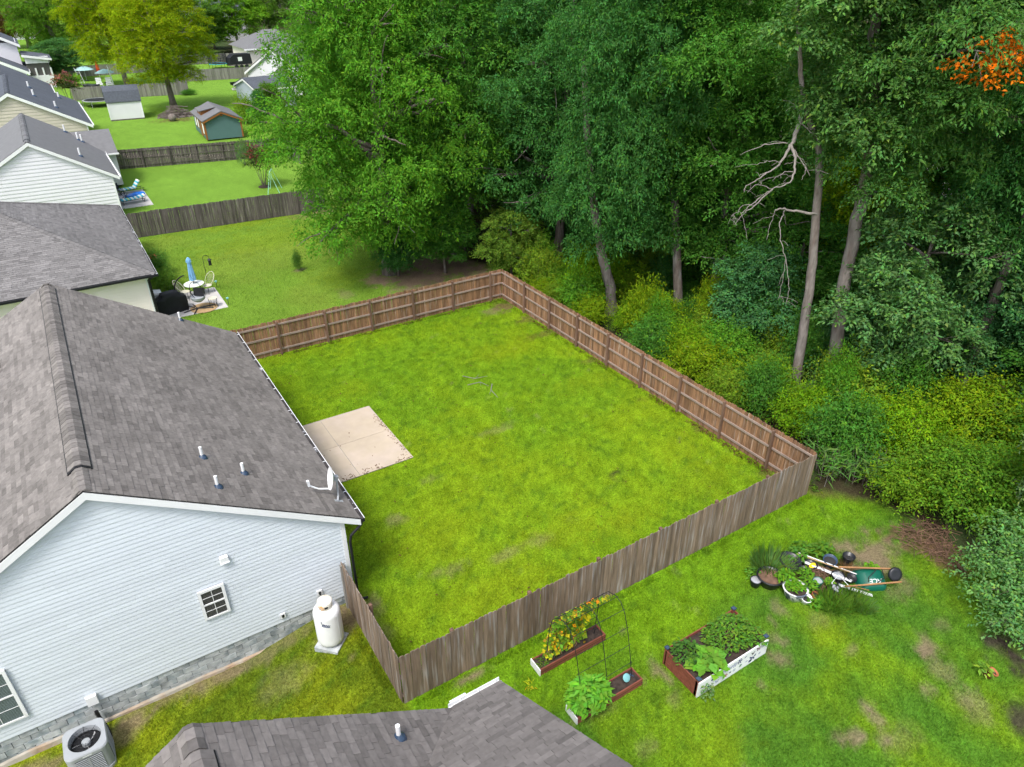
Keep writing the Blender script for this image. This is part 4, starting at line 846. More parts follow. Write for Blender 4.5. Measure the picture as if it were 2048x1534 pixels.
for i, (px, d_, s_, c, lab) in enumerate(((1420, 42.5, 1.0, G1, 'mid height green tree between the slim trunk and the crooked pale trunk'), (1500, 34.0, .85, G4, 'blue green young tree behind the crooked pale trunk, left side'), (1560, 36.5, 1.0, G1, 'mid green young tree directly behind the crooked pale trunk'), (1285, 45.0, 1.0, G1, 'green young tree between the thick leaning trunk and the slim trunk'), (1150, 46.0, 1.0, G3, 'deep green young tree left of the thick leaning trunk'), (1460, 41.0, 1.15, G3, 'dark young tree in the gap between the two middle trunks'), (1660, 36.0, .8, G1, 'young tree showing between the crooked and the leaning trunk'))):
    p = atd(px, 700, d_); tree(('mid', 'mid2')[i % 2], (p.x, p.y, 0), lab, c, (s_, s_, s_ * (.72 if i % 2 == 0 else .85)), i * 1.7, WG_)
for i, (px, d_, c, lab) in enumerate(((1690, 39.5, (.15, .24, .010), 'yellow green young tree, leaves coloured brighter as if lit, behind the leaning trunk'), (1735, 44.0, (.14, .24, .010), 'lime young tree, leaves coloured brighter as if lit, far behind the leaning trunk, right side'), (1655, 43.0, (.12, .20, .010), 'yellow green young tree, leaves coloured brighter as if lit, between the crooked and leaning trunks'))):  # leaf colours brightened to stand in for the lit gap in the wood
    p = atd(px, 600, d_); tree('mid', (p.x, p.y, 0), lab, c, (.9, .9, 1.05), i * 2.1, WG_)
# bushes along the outer side of the woods fence
UG = 'bushes along the woods side fence'
YG2 = (.088, .172, .010)
n_b = 0; used = set(); ORD = ('first', 'second', 'third', 'fourth', 'fifth', 'sixth', 'seventh', 'eighth', 'ninth')
KIN = ((YG2, 'yellow green'), ((.105, .168, .009), 'olive yellow'), (G5, 'light green'), (G2, 'fresh green'), (G1, 'mid green'), (G4, 'blue green'), (G3, 'deep green'))
for i in range(900):
    y = rr.uniform(11.5, 36); x = rr.uniform(21.7, 30.5)
    if any((x - p[0]) ** 2 + (y - p[1]) ** 2 < 1.15 ** 2 for p in spots): continue
    if any(math.hypot(x - q[0], y - q[1]) < 1.0 for q in (b2, b3, b4, (24.3, 27.9))): continue
    if any(-.5 < (q[0] - x) < 4.0 and abs((y - q[1]) - (x - q[0]) * q[1] / q[0]) < 1.25 for q in (b2, (24.3, 27.9))): continue
    if x < 22.6 and 12 < y < 16: continue
    k = rr.choice((0, 0, 1, 2, 3, 3, 4)) if x < 26.5 else rr.choice((2, 4, 5, 6, 6))
    bay = min(max(int((33.0 - y) / 2.44), 0), 8); dep = 'close behind' if x < 24 else 'some way behind' if x < 27 else 'deep in the scrub behind'
    lab = '%s bush %s the %s fence panel from the far corner' % (KIN[k][1], dep, ORD[bay])
    if y > 33.1: lab = '%s bush %s the far fence corner' % (KIN[k][1], dep)
    if lab in used: continue
    used.add(lab); spots.append((x, y)); n_b += 1; w_ = min(1.15, .5 * (x - 20.4)) * rr.uniform(.7, 1.1)
    if rr.random() < .22 and x > 22.8: tree(3, (x, y, 0), lab.replace(' bush ', ' sapling '), KIN[k][0], (w_ * .9, w_ * .9, rr.uniform(1.5, 2.2)), rr.uniform(0, 6.28), UG, 'sapling')
    else: tree(rr.randrange(4), (x, y, 0), lab, KIN[k][0], (w_, w_, rr.uniform(.5, 1.6)), rr.uniform(0, 6.28), UG, 'bush', cat='bush')
    if n_b >= 72: break
# shrubs at the right edge, nearer the camera
RG = 'shrubs at the right edge of the garden lawn'
for (px, py, k, sc, c, lab) in ((1720, 905, 2, (.85, .85, .9), (.090, .178, .009), 'yellow green shrub nearest the fence corner'), (1795, 925, 2, (1.0, 1.0, 1.05), (.096, .182, .009), 'large yellow green shrub with fine leaves right of the fence corner'),
        (1800, 1000, 0, (.85, .85, .9), (.085, .155, .014), 'green shrub at the edge of the garden lawn, below the yellow green one'), (1880, 1010, 2, (1.05, 1.05, 1.0), (.070, .145, .016), 'dense glossy green shrub beside the heap of brush'),
        (1960, 1040, 2, (1.1, 1.1, 1.05), (.058, .130, .016), 'dense dark green shrub right of the heap of brush'), (1900, 900, 2, (1.2, 1.2, 1.2), (.105, .170, .009), 'olive yellow shrub rising behind the green ones'), (1985, 900, 2, (1.25, 1.25, 1.25), (.095, .160, .012), 'high olive green shrub near the right edge'),
        (2060, 960, 2, (1.3, 1.3, 1.3), (.062, .135, .016), 'green shrub cut by the right edge of the picture'), (2050, 1080, 0, (1.1, 1.1, 1.0), (.060, .135, .02), 'low green shrub at the right edge above the silvery one'), (1830, 850, 3, (1.3, 1.3, 1.2), (.090, .150, .014), 'loose shrub behind the yellow green ones'), (1650, 830, 1, (.8, .8, .7), (.085, .155, .014), 'low bush beside the fence near its right corner')):
    p = at(px, py); tree(k, p, lab, c, sc, px * .37, RG, 'shrub', cat='shrub')
p = at(2025, 1228); sv = [(-1.2, .3, .7, .55, .5, .4), (-.9, -.3, 1.0, .5, .5, .35), (-.5, .6, 1.2, .6, .6, .4), (-.2, -.5, 1.35, .6, .5, .4), (.2, .1, 1.7, .6, .6, .45), (.5, -.4, 1.1, .6, .6, .4), (.6, .7, 1.3, .6, .6, .4), (1.1, 0, 1.5, .6, .6, .45), (-.6, .1, .5, .6, .6, .35), (.1, -.9, .8, .5, .45, .35), (.9, -.7, .7, .6, .5, .4), (1.5, .6, 1.9, .6, .6, .5), (.4, 1.1, .9, .6, .5, .4), (-1.5, -.1, .45, .35, .35, .25)]
SH['silver'] = (crown_mesh('silver_foliage', 61, sv, 900, 10, .125, .065, droop=.0, spread=.7, fill=.12, yel=.12, reach=4.0, shoot=.2), trunk_mesh('silver_stem', 62, st(1.5), .05, .02, limbs_for(sv, st(1.5), 3, 9, .025), 6))
tree('silver', (p.x, p.y, 0), 'silvery green bush with large soft leaves at the right edge of the lawn', (.080, .170, .060), (.92, .92, .9), .4, RG, 'shrub', cat='shrub')
p = at(2090, 1120); tree('mid2', (p.x, p.y, 0), 'tall pale green sapling rising at the right edge of the picture', (.115, .185, .085), (.60, .60, .98), 3.1, RG, 'young_tree')
# long-leaved canes outside the right fence corner
def cane(name, seed, n, H_, R_, ll, lw_):
    rng = np.random.default_rng(seed); mb = MB(); ba = []; di = []
    for i in range(n):
        a = rng.uniform(0, 6.28); r = rng.uniform(0, R_); lean = rng.uniform(0, .35); h = H_ * rng.uniform(.6, 1.1); x, y = r * math.cos(a), r * math.sin(a)
        q = Vector((x + math.cos(a) * lean * h, y + math.sin(a) * lean * h, h)); mb.tube([(x, y, 0), q], [.012, .006], 5)
        for j in range(9):
            t = .35 + .65 * j / 8; b_ = Vector((x, y, 0)).lerp(q, t); an = rng.uniform(0, 6.28); ba.append(b_); di.append((math.cos(an), math.sin(an), rng.uniform(-.3, .6)))
    n = len(ba); rng2 = np.random.default_rng(seed + 1)
    lm = leaves_mesh(name + '_leaves', np.array(ba), unit(np.array(di)), unit(np.array([0, 0, 1.]) + rng2.normal(size=(n, 3)) * .3), ll * rng2.uniform(.7, 1.3, n), lw_ * rng2.uniform(.8, 1.2, n), leaf_cols(rng2, n, np.ones(n), .2), .12)
    return lm, mb.mesh(name + '_stems')
CN = [cane('cane%d' % i, 300 + i, 18, 1.5, .6, .46, .055) for i in range(2)]
for i, (px, py) in enumerate(((1650, 955), (1690, 950), (1670, 905), (1725, 960), (1640, 905), (1600, 860), (1705, 905), (1625, 815), (1560, 800), (1755, 975))):
    p = at(px, py); r = thing('cane_grass', 'tuft of long narrow cane leaves outside the right corner of the fence', 'plant', p, i * 1.3, 'cane tufts outside the fence corner')
    f = link('foliage', CN[i % 2][0], 'leaf', r); f.color = (.125, .255, .065, 1); link('stem', CN[i % 2][1], 'bark', r)
# carpet of low growth on the floor of the wood
rng = np.random.default_rng(55); n = 100000
x = 20.4 + 26 * rng.random(n) ** 1.5; y = rng.uniform(4, 58, n); k = (forest_mask(x, y) > .45) & (rng.random(n) < 3.0 * (fbm(x, y, .6, 31.) - .40)); x = x[k]; y = y[k]; n = len(x)
hgt_ = .05 + .75 * sstep(.4, .75, fbm(x, y, .5, 33.)) * rng.random(n)
cm_ = leaf_cols(rng, n, .75 + .5 * fbm(x, y, .6, 35.), .15)
um = leaves_mesh('undergrowth', np.c_[x, y, hgt_], unit(np.c_[rng.normal(size=(n, 2)), rng.uniform(-.2, .6, n)]), unit(np.array([0, 0, 1.]) + rng.normal(size=(n, 3)) * .35), rng.uniform(.08, .19, n), rng.uniform(.04, .085, n), cm_)
u = link('undergrowth', um, 'leaf', kind='stuff'); u.color = (.105, .19, .024, 1); u['label'] = 'low leafy undergrowth covering the floor of the wood'
# trees around the far yards
FG = 'trees round the far yards'
tree('oak2', (16.4, 113.2, 0), 'tree with olive yellow leaves and bare trunk standing in a heap of brush', G6, (1.0, 1.0, .84), .7, FG, bark='bark')
lt = tree('oak2', (14.2, 141.5, 0), 'leaning tree with olive yellow crown beside the aqua parasols', G6, (.95, .95, .95), 2.0, FG); lt.rotation_euler = (0, -.12, 0)
for (px, py, key, sc, c, lab) in ((120, 120, 'oak', 1.15, (.075, .145, .02), 'big green tree above the screened sunroom'), (200, 100, 'oak2', 1.25, (.066, .130, .02), 'tall green tree left of the olive yellow one'), (60, 95, 'oak', 1.05, (.085, .150, .02), 'green tree in the top left above the white house'),
        (20, 110, 'mid', 1.7, (.16, .085, .05), 'reddish tree at the left edge above the white house'), (480, 105, 'mid', (2.1, 2.1, 1.75), (.095, .195, .018), 'rounded bright green tree at the top beside the grey house'), (395, 112, 'mid', (1.9, 1.9, 1.3), (.048, .10, .02), 'dark green tree left of the rounded bright one'),
        (130, 160, 'mid', (1.25, 1.25, .72), (.045, .115, .04), 'dark green bush beside the screened sunroom'), (320, 105, 'oak', 1.1, (.060, .12, .02), 'dark green tree behind the olive yellow tree'), (260, 95, 'oak2', 1.2, (.070, .125, .02), 'leafy tree at the top behind the leaning tree'), (545, 95, 'oak2', 1.15, (.065, .135, .02), 'green tree at the top left of the wood'), (430, 98, 'mid', (1.4, 1.4, .9), (.044, .1, .02), 'dark low tree below the grey house')):
    p = at(px, py); tree(key, p, lab, c, sc, px * .7, FG)
for i, (px, py) in enumerate(((40, 30), (150, 40), (240, 35), (330, 38), (520, 40), (600, 36), (90, 22), (200, 18), (300, 16), (560, 20), (650, 30), (480, 14), (700, 45), (760, 30))):
    p = at(px, py); tree('oak2', p, 'distant tree in the row closing the view at the top', rr.choice((G1, (.075, .135, .02), G2)), rr.uniform(1.3, 1.8), i * 1.1, 'distant trees closing the view')
# ------------------------------------------------------------------ patio slab and things round the big house
slab = MB().box(4.28, 8.93, 21.43, 25.92, -.2, .035).build('patio', 'mortar'); struct(slab)
for (x0, x1) in ((4.28, 6.72), (6.735, 8.95)):
    for (y0, y1) in ((21.41, 23.72), (23.735, 25.94)):
        mb = MB(); e = .012; mb.box(0, x1 - x0, 0, y1 - y0, 0, .012); link('slab_panel', mb.mesh('slab_panel'), 'concrete', slab, loc=(x0, y0, .036))
rng = np.random.default_rng(3); n = 280; t_ = rng.random(n); ex_ = rng.random(n)
lx = np.where(ex_ < .55, 4.6 + 4.3 * t_, np.where(ex_ < .9, 8.9 - .22 * rng.random(n) ** 2, 4.6 + 4.3 * t_)); ly = np.where(ex_ < .55, 21.45 + .28 * rng.random(n) ** 2.5, np.where(ex_ < .9, 21.45 + 4.3 * t_, 21.5 + 4.3 * rng.random(n)))
k = fbm(lx, ly, 1.6, 41.) > .47; lx, ly = lx[k], ly[k]; n = len(lx)
lm = leaves_mesh('leaf_litter', np.c_[lx, ly, np.full(n, .052)], unit(np.c_[rng.normal(size=(n, 2)), rng.uniform(0, .2, n)]), unit(np.array([0, 0, 1.]) + rng.normal(size=(n, 3)) * .3), rng.uniform(.04, .11, n), rng.uniform(.02, .05, n), np.ones((n, 3)))
o = link('leaf_litter', lm, 'leaf', kind='stuff'); o.color = (.12, .055, .035, 1); o['label'] = 'brown fallen leaves along the edges of the concrete patio'
# leaf litter and twigs along fences and in the yard
n = 2600; e = rng.random(n); lx = np.where(e < .55, 20.1 - .25 * rng.random(n) ** 2, np.where(e < .75, 4.3 + 15.8 * rng.random(n), rng.uniform(4.4, 20, n))); ly = np.where(e < .55, rng.uniform(11.8, 32.9, n), np.where(e < .75, 32.85 - .2 * rng.random(n) ** 2, rng.uniform(12, 32.5, n)))
k = (fbm(lx, ly, .9, 43.) > .52) & ~inpatio(lx, ly); lx, ly = lx[k], ly[k]; n = len(lx)
lm = leaves_mesh('yard_litter', np.c_[lx, ly, np.full(n, .045)], unit(np.c_[rng.normal(size=(n, 2)), rng.uniform(-.1, .3, n)]), unit(np.array([0, 0, 1.]) + rng.normal(size=(n, 3)) * .4), rng.uniform(.05, .13, n), rng.uniform(.025, .06, n), rng.uniform(.5, 1.5, n)[:, None] * np.ones((n, 3)))
o = link('leaf_litter', lm, 'leaf', kind='stuff'); o.color = (.13, .06, .035, 1); o['label'] = 'brown fallen leaves scattered on the yard grass'
for i, (pts, r, lab) in enumerate((([(925, 752), (950, 757), (975, 752)], .014, 'thin grey fallen twig on the yard grass, uppermost of three'), ([(935, 770), (960, 764), (978, 772)], .016, 'thin brown fallen twig on the yard grass, middle of three'), ([(984, 768), (982, 780), (996, 795)], .022, 'short pale fallen stick on the yard grass, lowest of three'))):
    tw = MB(); P = [at(x, y, .05) for x, y in pts]; tw.tube(P, [r, r * .9, r * .5], 6); a, b_ = P[1], P[2]; s_ = (b_ - a).orthogonal().normalized() * .35; s_.z = .04; tw.tube([a, a + (b_ - a) * .5 + s_], [r * .6, r * .3], 5); tag(tw.build('twig', 'deadwood'), lab, 'twig', 'fallen twigs')
# gas tank
tk = thing('gas_tank', 'white upright gas tank standing on a block beside the house corner', 'tank', (3.12, 14.62, 0))
body = MB().lathe([(.30, .10), (.355, .13), (.372, .20), (.375, .30), (.375, 1.18), (.37, 1.24), (.34, 1.32), (.27, 1.385), (.15, 1.42), (.0, 1.43)], 40).build('body', 'tank_white', tk, True)
MB().lathe([(.20, 1.36), (.205, 1.62), (.19, 1.64), (.0, 1.66)], 32).build('collar', 'tank_cap', tk, True)
MB().lathe([(.255, 0), (.27, .04), (.27, .12), (.25, .14)], 32, (0, 0, .01)).build('foot_ring', 'white_metal', tk)
MB().tube([Vector((.377 * math.cos(-1.05), .377 * math.sin(-1.05), z)) for z in (.22, .7, 1.2)], .006, 5).build('weld_seam', 'white_metal', body)
th = -2.05; pts = []
for i in range(46):
    u_ = i / 45; a = th - .28 + u_ * .62; z = 1.08 - .09 * u_ + .035 * math.sin(u_ * 34) * (1.1 - u_ * .6) + (.06 if i < 4 else 0); pts.append((.379 * math.cos(a), .379 * math.sin(a), z))
MB().tube(pts, .0085, 5).build('logo', 'ink_blue', body)
pts = [(.379 * math.cos(th - .25 + i * .05), .379 * math.sin(th - .25 + i * .05), 1.015 - .007 * i) for i in range(12)]
MB().tube(pts, .012, 5).build('logo_underline', 'ink_blue', body)
a = -1.75; MB().box(-.045, .045, -.012, .012, -.028, .028).build('collar_slot', 'dark_metal', tk).location = (.205 * math.cos(a), .205 * math.sin(a), 1.52)
MB().box(-.36, .36, -.36, .36, -.16, .012).build('base_block', 'block', tk).rotation_euler = (0, 0, .75)
# air conditioner
ac = thing('air_conditioner', 'grey outdoor air conditioning unit with fan grille below the blue grey wall', 'air conditioner', (-3.12, 14.70, tz(-3.12, 14.7)))
def rsq(s_, r, n=6):
    out = []
    for cx, cy, a0 in ((1, 1, 0), (-1, 1, 90), (-1, -1, 180), (1, -1, 270)):
        for i in range(n + 1): a = rad(a0 + 90 * i / n); out.append((cx * (s_ - r) + r * math.cos(a), cy * (s_ - r) + r * math.sin(a)))
    return out
def rloft(layers, n=6):
    vs = []; fs = []; k = 4 * (n + 1)
    for s_, r, z in layers: vs += [(x, y, z) for x, y in rsq(s_, r, n)]
    for i in range(len(layers) - 1):
        for j in range(k): fs.append((i * k + j, i * k + (j + 1) % k, (i + 1) * k + (j + 1) % k, (i + 1) * k + j))
    return vs, fs
v_, f_ = rloft([(.47, .17, .0), (.47, .17, .10), (.455, .16, .10), (.455, .16, .74), (.47, .17, .74), (.475, .18, .84), (.455, .17, .875)]); cs_ = MB().add(v_, f_)
k = 28; ri = [(.365 * math.cos(2 * math.pi * i / k + .0), .365 * math.sin(2 * math.pi * i / k)) for i in range(k)]; ro = rsq(.455, .17, 6)
ro_s = sorted(ro, key=lambda p: math.atan2(p[1], p[0])); ri_s = sorted(ri, key=lambda p: math.atan2(p[1], p[0]))
vs = [(x, y, .875) for x, y in ro_s] + [(x, y, .875) for x, y in ri_s] + [(x * .97, y * .97, .70) for x, y in ri_s]; cs_.add(vs, [(i, (i + 1) % k, k + (i + 1) % k, k + i) for i in range(k)] + [(k + i, k + (i + 1) % k, 2 * k + (i + 1) % k, 2 * k + i) for i in range(k)])
case = cs_.build('case', 'ac_case', ac); MB().lathe([(.36, .66), (.36, .50), (0, .50)], 28).build('fan_well', 'black', ac)
for i in range(3):
    a0 = rad(20 + 120 * i); bl = MB(); V_ = []
    for j in range(6):
        r = .09 + .25 * j / 5; w = .30 + .32 * j / 5; V_ += [(r * math.cos(a0 - w), r * math.sin(a0 - w), .60), (r * math.cos(a0 + w), r * math.sin(a0 + w), .67)]
    bl.add(V_, [(2 * j, 2 * j + 2, 2 * j + 3, 2 * j + 1) for j in range(5)]); bl.build('fan_blade', 'ac_blade', ac)
MB().lathe([(.10, .60), (.10, .76), (.0, .77)], 20).build('motor', 'ac_case', ac)
gr = MB()
for i in range(8): a = 2 * math.pi * i / 8; gr.tube([(.09 * math.cos(a), .09 * math.sin(a), .80), (.24 * math.cos(a), .24 * math.sin(a), .85), (.38 * math.cos(a), .38 * math.sin(a), .872)], .006, 5)
for r in (.14, .22, .30): gr.tube([(r * math.cos(2 * math.pi * i / 28), r * math.sin(2 * math.pi * i / 28), .83 + .04 * r) for i in range(29)], .0035, 4)
gr.build('grille', 'dark_metal', ac)
for sx, sy in ((0, -1), (0, 1), (1, 0), (-1, 0)):
    cp = MB().box(-.29, .29, -.004, .004, .12, .72).build('coil_panel', 'ac_coil', ac); an = math.atan2(sy, sx) + math.pi / 2; cp.location = (sx * .459, sy * .459, 0); cp.rotation_euler = (0, 0, an)
    lv = MB()
    for j in range(10): lv.box(-.29, .29, -.020, -.0045, .14 + .06 * j, .155 + .06 * j)
    lv.box(-.02, .02, -.022, -.0215, .12, .72); lv.build('louvre', 'ac_case', cp)
bd = MB().box(-.10, .10, -.478, -.476, .78, .815).build('badge', 'white_metal', ac)
MB().tube([(.28, .92, .62), (.30, .88, .40), (.38, .75, .1), (.42, .5, -.02), (.40, .3, .06)], .045, 8).build('line_set', 'black', ac)
MB().box(-.52, .52, -.52, .52, -.06, -.005).build('pad', 'concrete_pale', ac)
# satellite dish on the roof edge
sd = thing('satellite_dish', 'white satellite dish on a bracket at the lower right edge of the big roof', 'dish', slope_pt(-1.37, 6.75, sA, 4.33, 16.5), 0)
ds = MB(); n_ = 24; nm = Vector((-.95, .10, .22)).normalized(); ua = Vector((0, 0, 1)).cross(nm).normalized(); ub = nm.cross(ua); c0 = Vector((.0, .12, .66)); V_ = []
for i in range(4):
    r = i / 3
    for j in range(n_): a = 2 * math.pi * j / n_; V_.append(c0 + ua * (.30 * r * math.cos(a)) + ub * (.36 * r * math.sin(a)) + nm * (.085 * (r * r - 1)))
ds.add(V_, [(i * n_ + j, i * n_ + (j + 1) % n_, (i + 1) * n_ + (j + 1) % n_, (i + 1) * n_ + j) for i in range(3) for j in range(n_)]); ds.build('reflector', 'white_trim', sd, True)
MB().tube([c0 - ub * .36, c0 - ub * .33 + nm * .30, c0 - ub * .18 + nm * .60], .026, 8).build('feed_arm', 'white_metal', sd)
MB().beam(c0 - ub * .20 + nm * .58, c0 - ub * .02 + nm * .64, .08, .07).build('receiver', 'white_metal', sd)
bk = MB(); bk.beam(c0 - nm * .10, c0 - nm * .22, .13, .14); bk.beam(c0 - nm * .18, Vector((.12, .0, .02)), .045); bk.build('mount', 'ac_case', sd)
bp_ = MB(); bp_.beam((-.03, -.12, .03), (.2, -.12, -.10), .09, .015); bp_.beam((.12, 0, .04), (.05, -.14, .0), .05); bp_.build('foot_plate', 'ac_case', sd)
# ------------------------------------------------------------------ the vegetable garden
def plant_mesh(name, seed, n, R_, H_, ln, wd, up=.5, yel=.1, thick=.35):
    """leaves in whorls on many short stems filling a low dome"""
    rng = np.random.default_rng(seed); a = rng.uniform(0, 6.28, n); r = R_ * np.sqrt(rng.random(n)); z = H_ * (1 - (r / R_) ** 2 * .55) * rng.uniform(thick, 1.0, n)
    base = np.c_[r * np.cos(a), r * np.sin(a), z]; b = rng.uniform(0, 6.28, n)
    dirs = unit(np.c_[np.cos(b) + .5 * np.cos(a), np.sin(b) + .5 * np.sin(a), rng.uniform(-.35, up, n)]); ups = unit(np.array([0, 0, 1.]) + rng.normal(size=(n, 3)) * .3)
    return leaves_mesh(name, base, dirs, ups, ln * rng.uniform(.6, 1.3, n), wd * rng.uniform(.7, 1.2, n), leaf_cols(rng, n, .8 + .4 * rng.random(n), yel), .18)
def stems(seed, n, R_, H_, r=.008):
    g = random.Random(seed); mb = MB()
    for i in range(n):
        a = g.uniform(0, 6.28); q = R_ * math.sqrt(g.random()); mb.tube([(q * .3 * math.cos(a), q * .3 * math.sin(a), 0), (q * .7 * math.cos(a), q * .7 * math.sin(a), H_ * .5), (q * math.cos(a), q * math.sin(a), H_ * g.uniform(.6, .9))], [r, r * .8, r * .5], 5)
    return mb
def plant(label, loc, mesh, col, st_=None, sc=(1, 1, 1), rz=0, group=None, name='plant', stemcol='leaf_litter', cat='plant'):
    r = thing(name, label, cat, loc, rz, group); f = link('foliage', mesh, 'leaf', r); f.color = (col[0] * 1.35, col[1] * 1.35, col[2] * 1.2, 1); f.scale = sc
    if st_ is not None: s_ = st_.build('stem', stemcol, r); s_.scale = sc
    return r
PG = 'vegetables in the raised beds'
def trough(label, x0, x1, y0, y1, h):
    r = thing('raised_bed', label, 'planter', (x0, y0, 0), group='raised garden beds'); w, d = x1 - x0, y1 - y0; t = .035
    MB().box(0, w, 0, t, 0, h).build('side_board', 'red_wood', r); MB().box(0, w, d - t, d, 0, h).build('side_board', 'red_wood', r)
    MB().box(w - t, w, t + .001, d - t - .001, 0, h - .004).build('end_board', 'red_wood', r); MB().box(-.03, -.002, -.012, d + .012, .01, h + .012).build('end_board', 'white_trim', r, label='white painted end board')
    MB().box(0, w, -.004, -.001, h * .5, h * .5 + .012).build('joint', 'soil', r)
    xs = np.linspace(t, w - t, 40); ys = np.linspace(t, d - t, 10); X, Y = np.meshgrid(xs, ys); Z = h - .07 + .05 * fbm(X.ravel(), Y.ravel(), 5., x0)
    idx = np.arange(400).reshape(10, 40); q = np.stack([idx[:-1, :-1], idx[:-1, 1:], idx[1:, 1:], idx[1:, :-1]], -1).reshape(-1, 4); link('soil', np_mesh('soil', np.c_[X.ravel(), Y.ravel(), Z], q), 'soil', r)
    return r
trough('narrow red wooden bed next to the fence, with yellowing vines', 7.52, 9.78, 10.42, 10.86, .24)
trough('narrow red wooden bed with a leafy pepper plant, nearest the roof', 7.50, 9.68, 8.72, 9.18, .24)
# arched trellis standing across both narrow beds
tr = thing('trellis', 'dark metal arch trellis with netting spanning the two narrow beds', 'trellis', (8.6, 9.8, 0), world=True)
def hoop(x): return [(x, 8.97, .1), (x, 9.14, .9), (x, 9.32, 1.6), (x, 9.50, 2.1), (x, 9.68, 2.34), (x, 9.92, 2.40), (x, 10.20, 2.28), (x, 10.42, 2.0), (x, 10.54, 1.5), (x, 10.64, .1)]
for x in (7.85, 8.70, 9.52): MB().tube(hoop(x), .010, 7).build('hoop', 'dark_metal', tr)
for (y, z) in ((9.08, .62), (9.21, 1.18), (9.36, 1.7), (9.56, 2.19), (9.86, 2.39), (10.22, 2.26), (10.54, 1.5), (10.59, .95), (10.62, .55)): MB().tube([(7.80, y, z), (9.57, y, z)], .008, 6).build('crossbar', 'dark_metal', tr)
nb = MB(); H_ = [Vector(p) for p in hoop(0)]
for i in range(5, 9):
    for k in range(4): p = H_[i].lerp(H_[i + 1], k / 4); nb.tube([(7.85, p.y, p.z), (9.52, p.y, p.z)], .0028, 3, False)
for j in range(19): x = 7.87 + j * .091; nb.tube([(x, p.y, p.z) for p in H_[5:9]] + [(x, 10.64, .6)], .0028, 3, False)
nb.build('netting', 'dark_metal', tr)
# climbing vines on the fence side of the trellis
rng = np.random.default_rng(71); n = 900; yv = rng.random(n); xv = 7.72 + 1.35 * rng.random(n) ** .9 + .25 * yv; zv = .3 + 1.25 * yv ** .8
ph = rng.random(n) < .30; zv = np.where(ph, rng.uniform(1.5, 2.4, n), zv); xv = np.where(ph, rng.uniform(7.9, 9.5, n), xv)
yy_ = np.where(zv > 1.45, 10.56 - .62 * np.clip((zv - 1.45) / .95, 0, 1) ** 2, 10.60 + rng.normal(size=n) * .05)
cl = leaf_cols(rng, n, .8 + .5 * rng.random(n), .0); isy = rng.random(n) < .33; cl[isy] *= np.array([3.6, 1.9, .9]); br_ = rng.random(n) < .12; cl[br_] *= np.array([1.8, .7, .8])
vm = leaves_mesh('vine_leaves', np.c_[xv, yy_, zv] - np.array([8.6, 10.64, 0]), unit(np.c_[rng.normal(size=(n, 2)), rng.uniform(-1, .1, n)]), unit(np.array([0, -.9, .6]) + rng.normal(size=(n, 3)) * .45), rng.uniform(.08, .17, n), rng.uniform(.08, .15, n), cl, .1)
vst = MB(); g = random.Random(4)
for i in range(14):
    x = g.uniform(-.85, .3); vst.tube([(x, -.06, .2), (x + g.uniform(-.1, .2), -.03, .7), (x + g.uniform(-.1, .35), -.04, 1.2), (x + g.uniform(0, .5), -.12, 1.6)], [.008, .007, .006, .004], 5)
plant('half yellowed climbing vine on the fence side of the arch trellis', (8.6, 10.64, 0), vm, (.12, .22, .025), vst, group=PG, name='vine', stemcol='jute')
pm_ = plant_mesh('pepper_leaves', 72, 620, .44, .74, .19, .085, .35, .08, .45)
plant('bright green leafy pepper plant in the narrow bed nearest the roof', (8.02, 8.98, .18), pm_, (.12, .30, .035), stems(5, 9, .3, .5, .01), (1.25, 1.0, 1.1), group=PG)
plant('small seedling at the white end of the narrow bed nearest the roof', (7.66, 8.95, .16), plant_mesh('seedling', 73, 40, .13, .16, .09, .04), (.075, .16, .02), group=PG)
plant('small weeds at the white end of the bed next to the fence', (7.72, 10.62, .16), plant_mesh('weeds', 74, 60, .2, .16, .10, .03), (.075, .15, .02), group=PG)
dz_ = thing('garden_ornament', 'pale teal round plaque on a stake in the narrow bed', 'ornament', (9.28, 8.93, .18)); dm = MB(mx=Matrix.Translation((0, 0, .16)) @ Matrix.Rotation(rad(48), 4, 'X')); dm.lathe([(0, -.008), (.105, -.008), (.115, 0), (.105, .008), (0, .008)], 24); dm.build('plaque', 'teal_disc', dz_, True); MB().tube([(0, .02, 0), (0, .02, .16)], .008, 6).build('stake', 'dark_metal', dz_)
lb_ = MB(mx=Matrix.Rotation(.3, 4, 'Z')); lb_.box(-.03, .03, -.09, .09, .19, .20); o = lb_.build('plant_tag', 'blue_cap'); o.location = (9.53, 8.97, 0); tag(o, 'small dark plant tag lying at the right end of the narrow bed', 'tag')
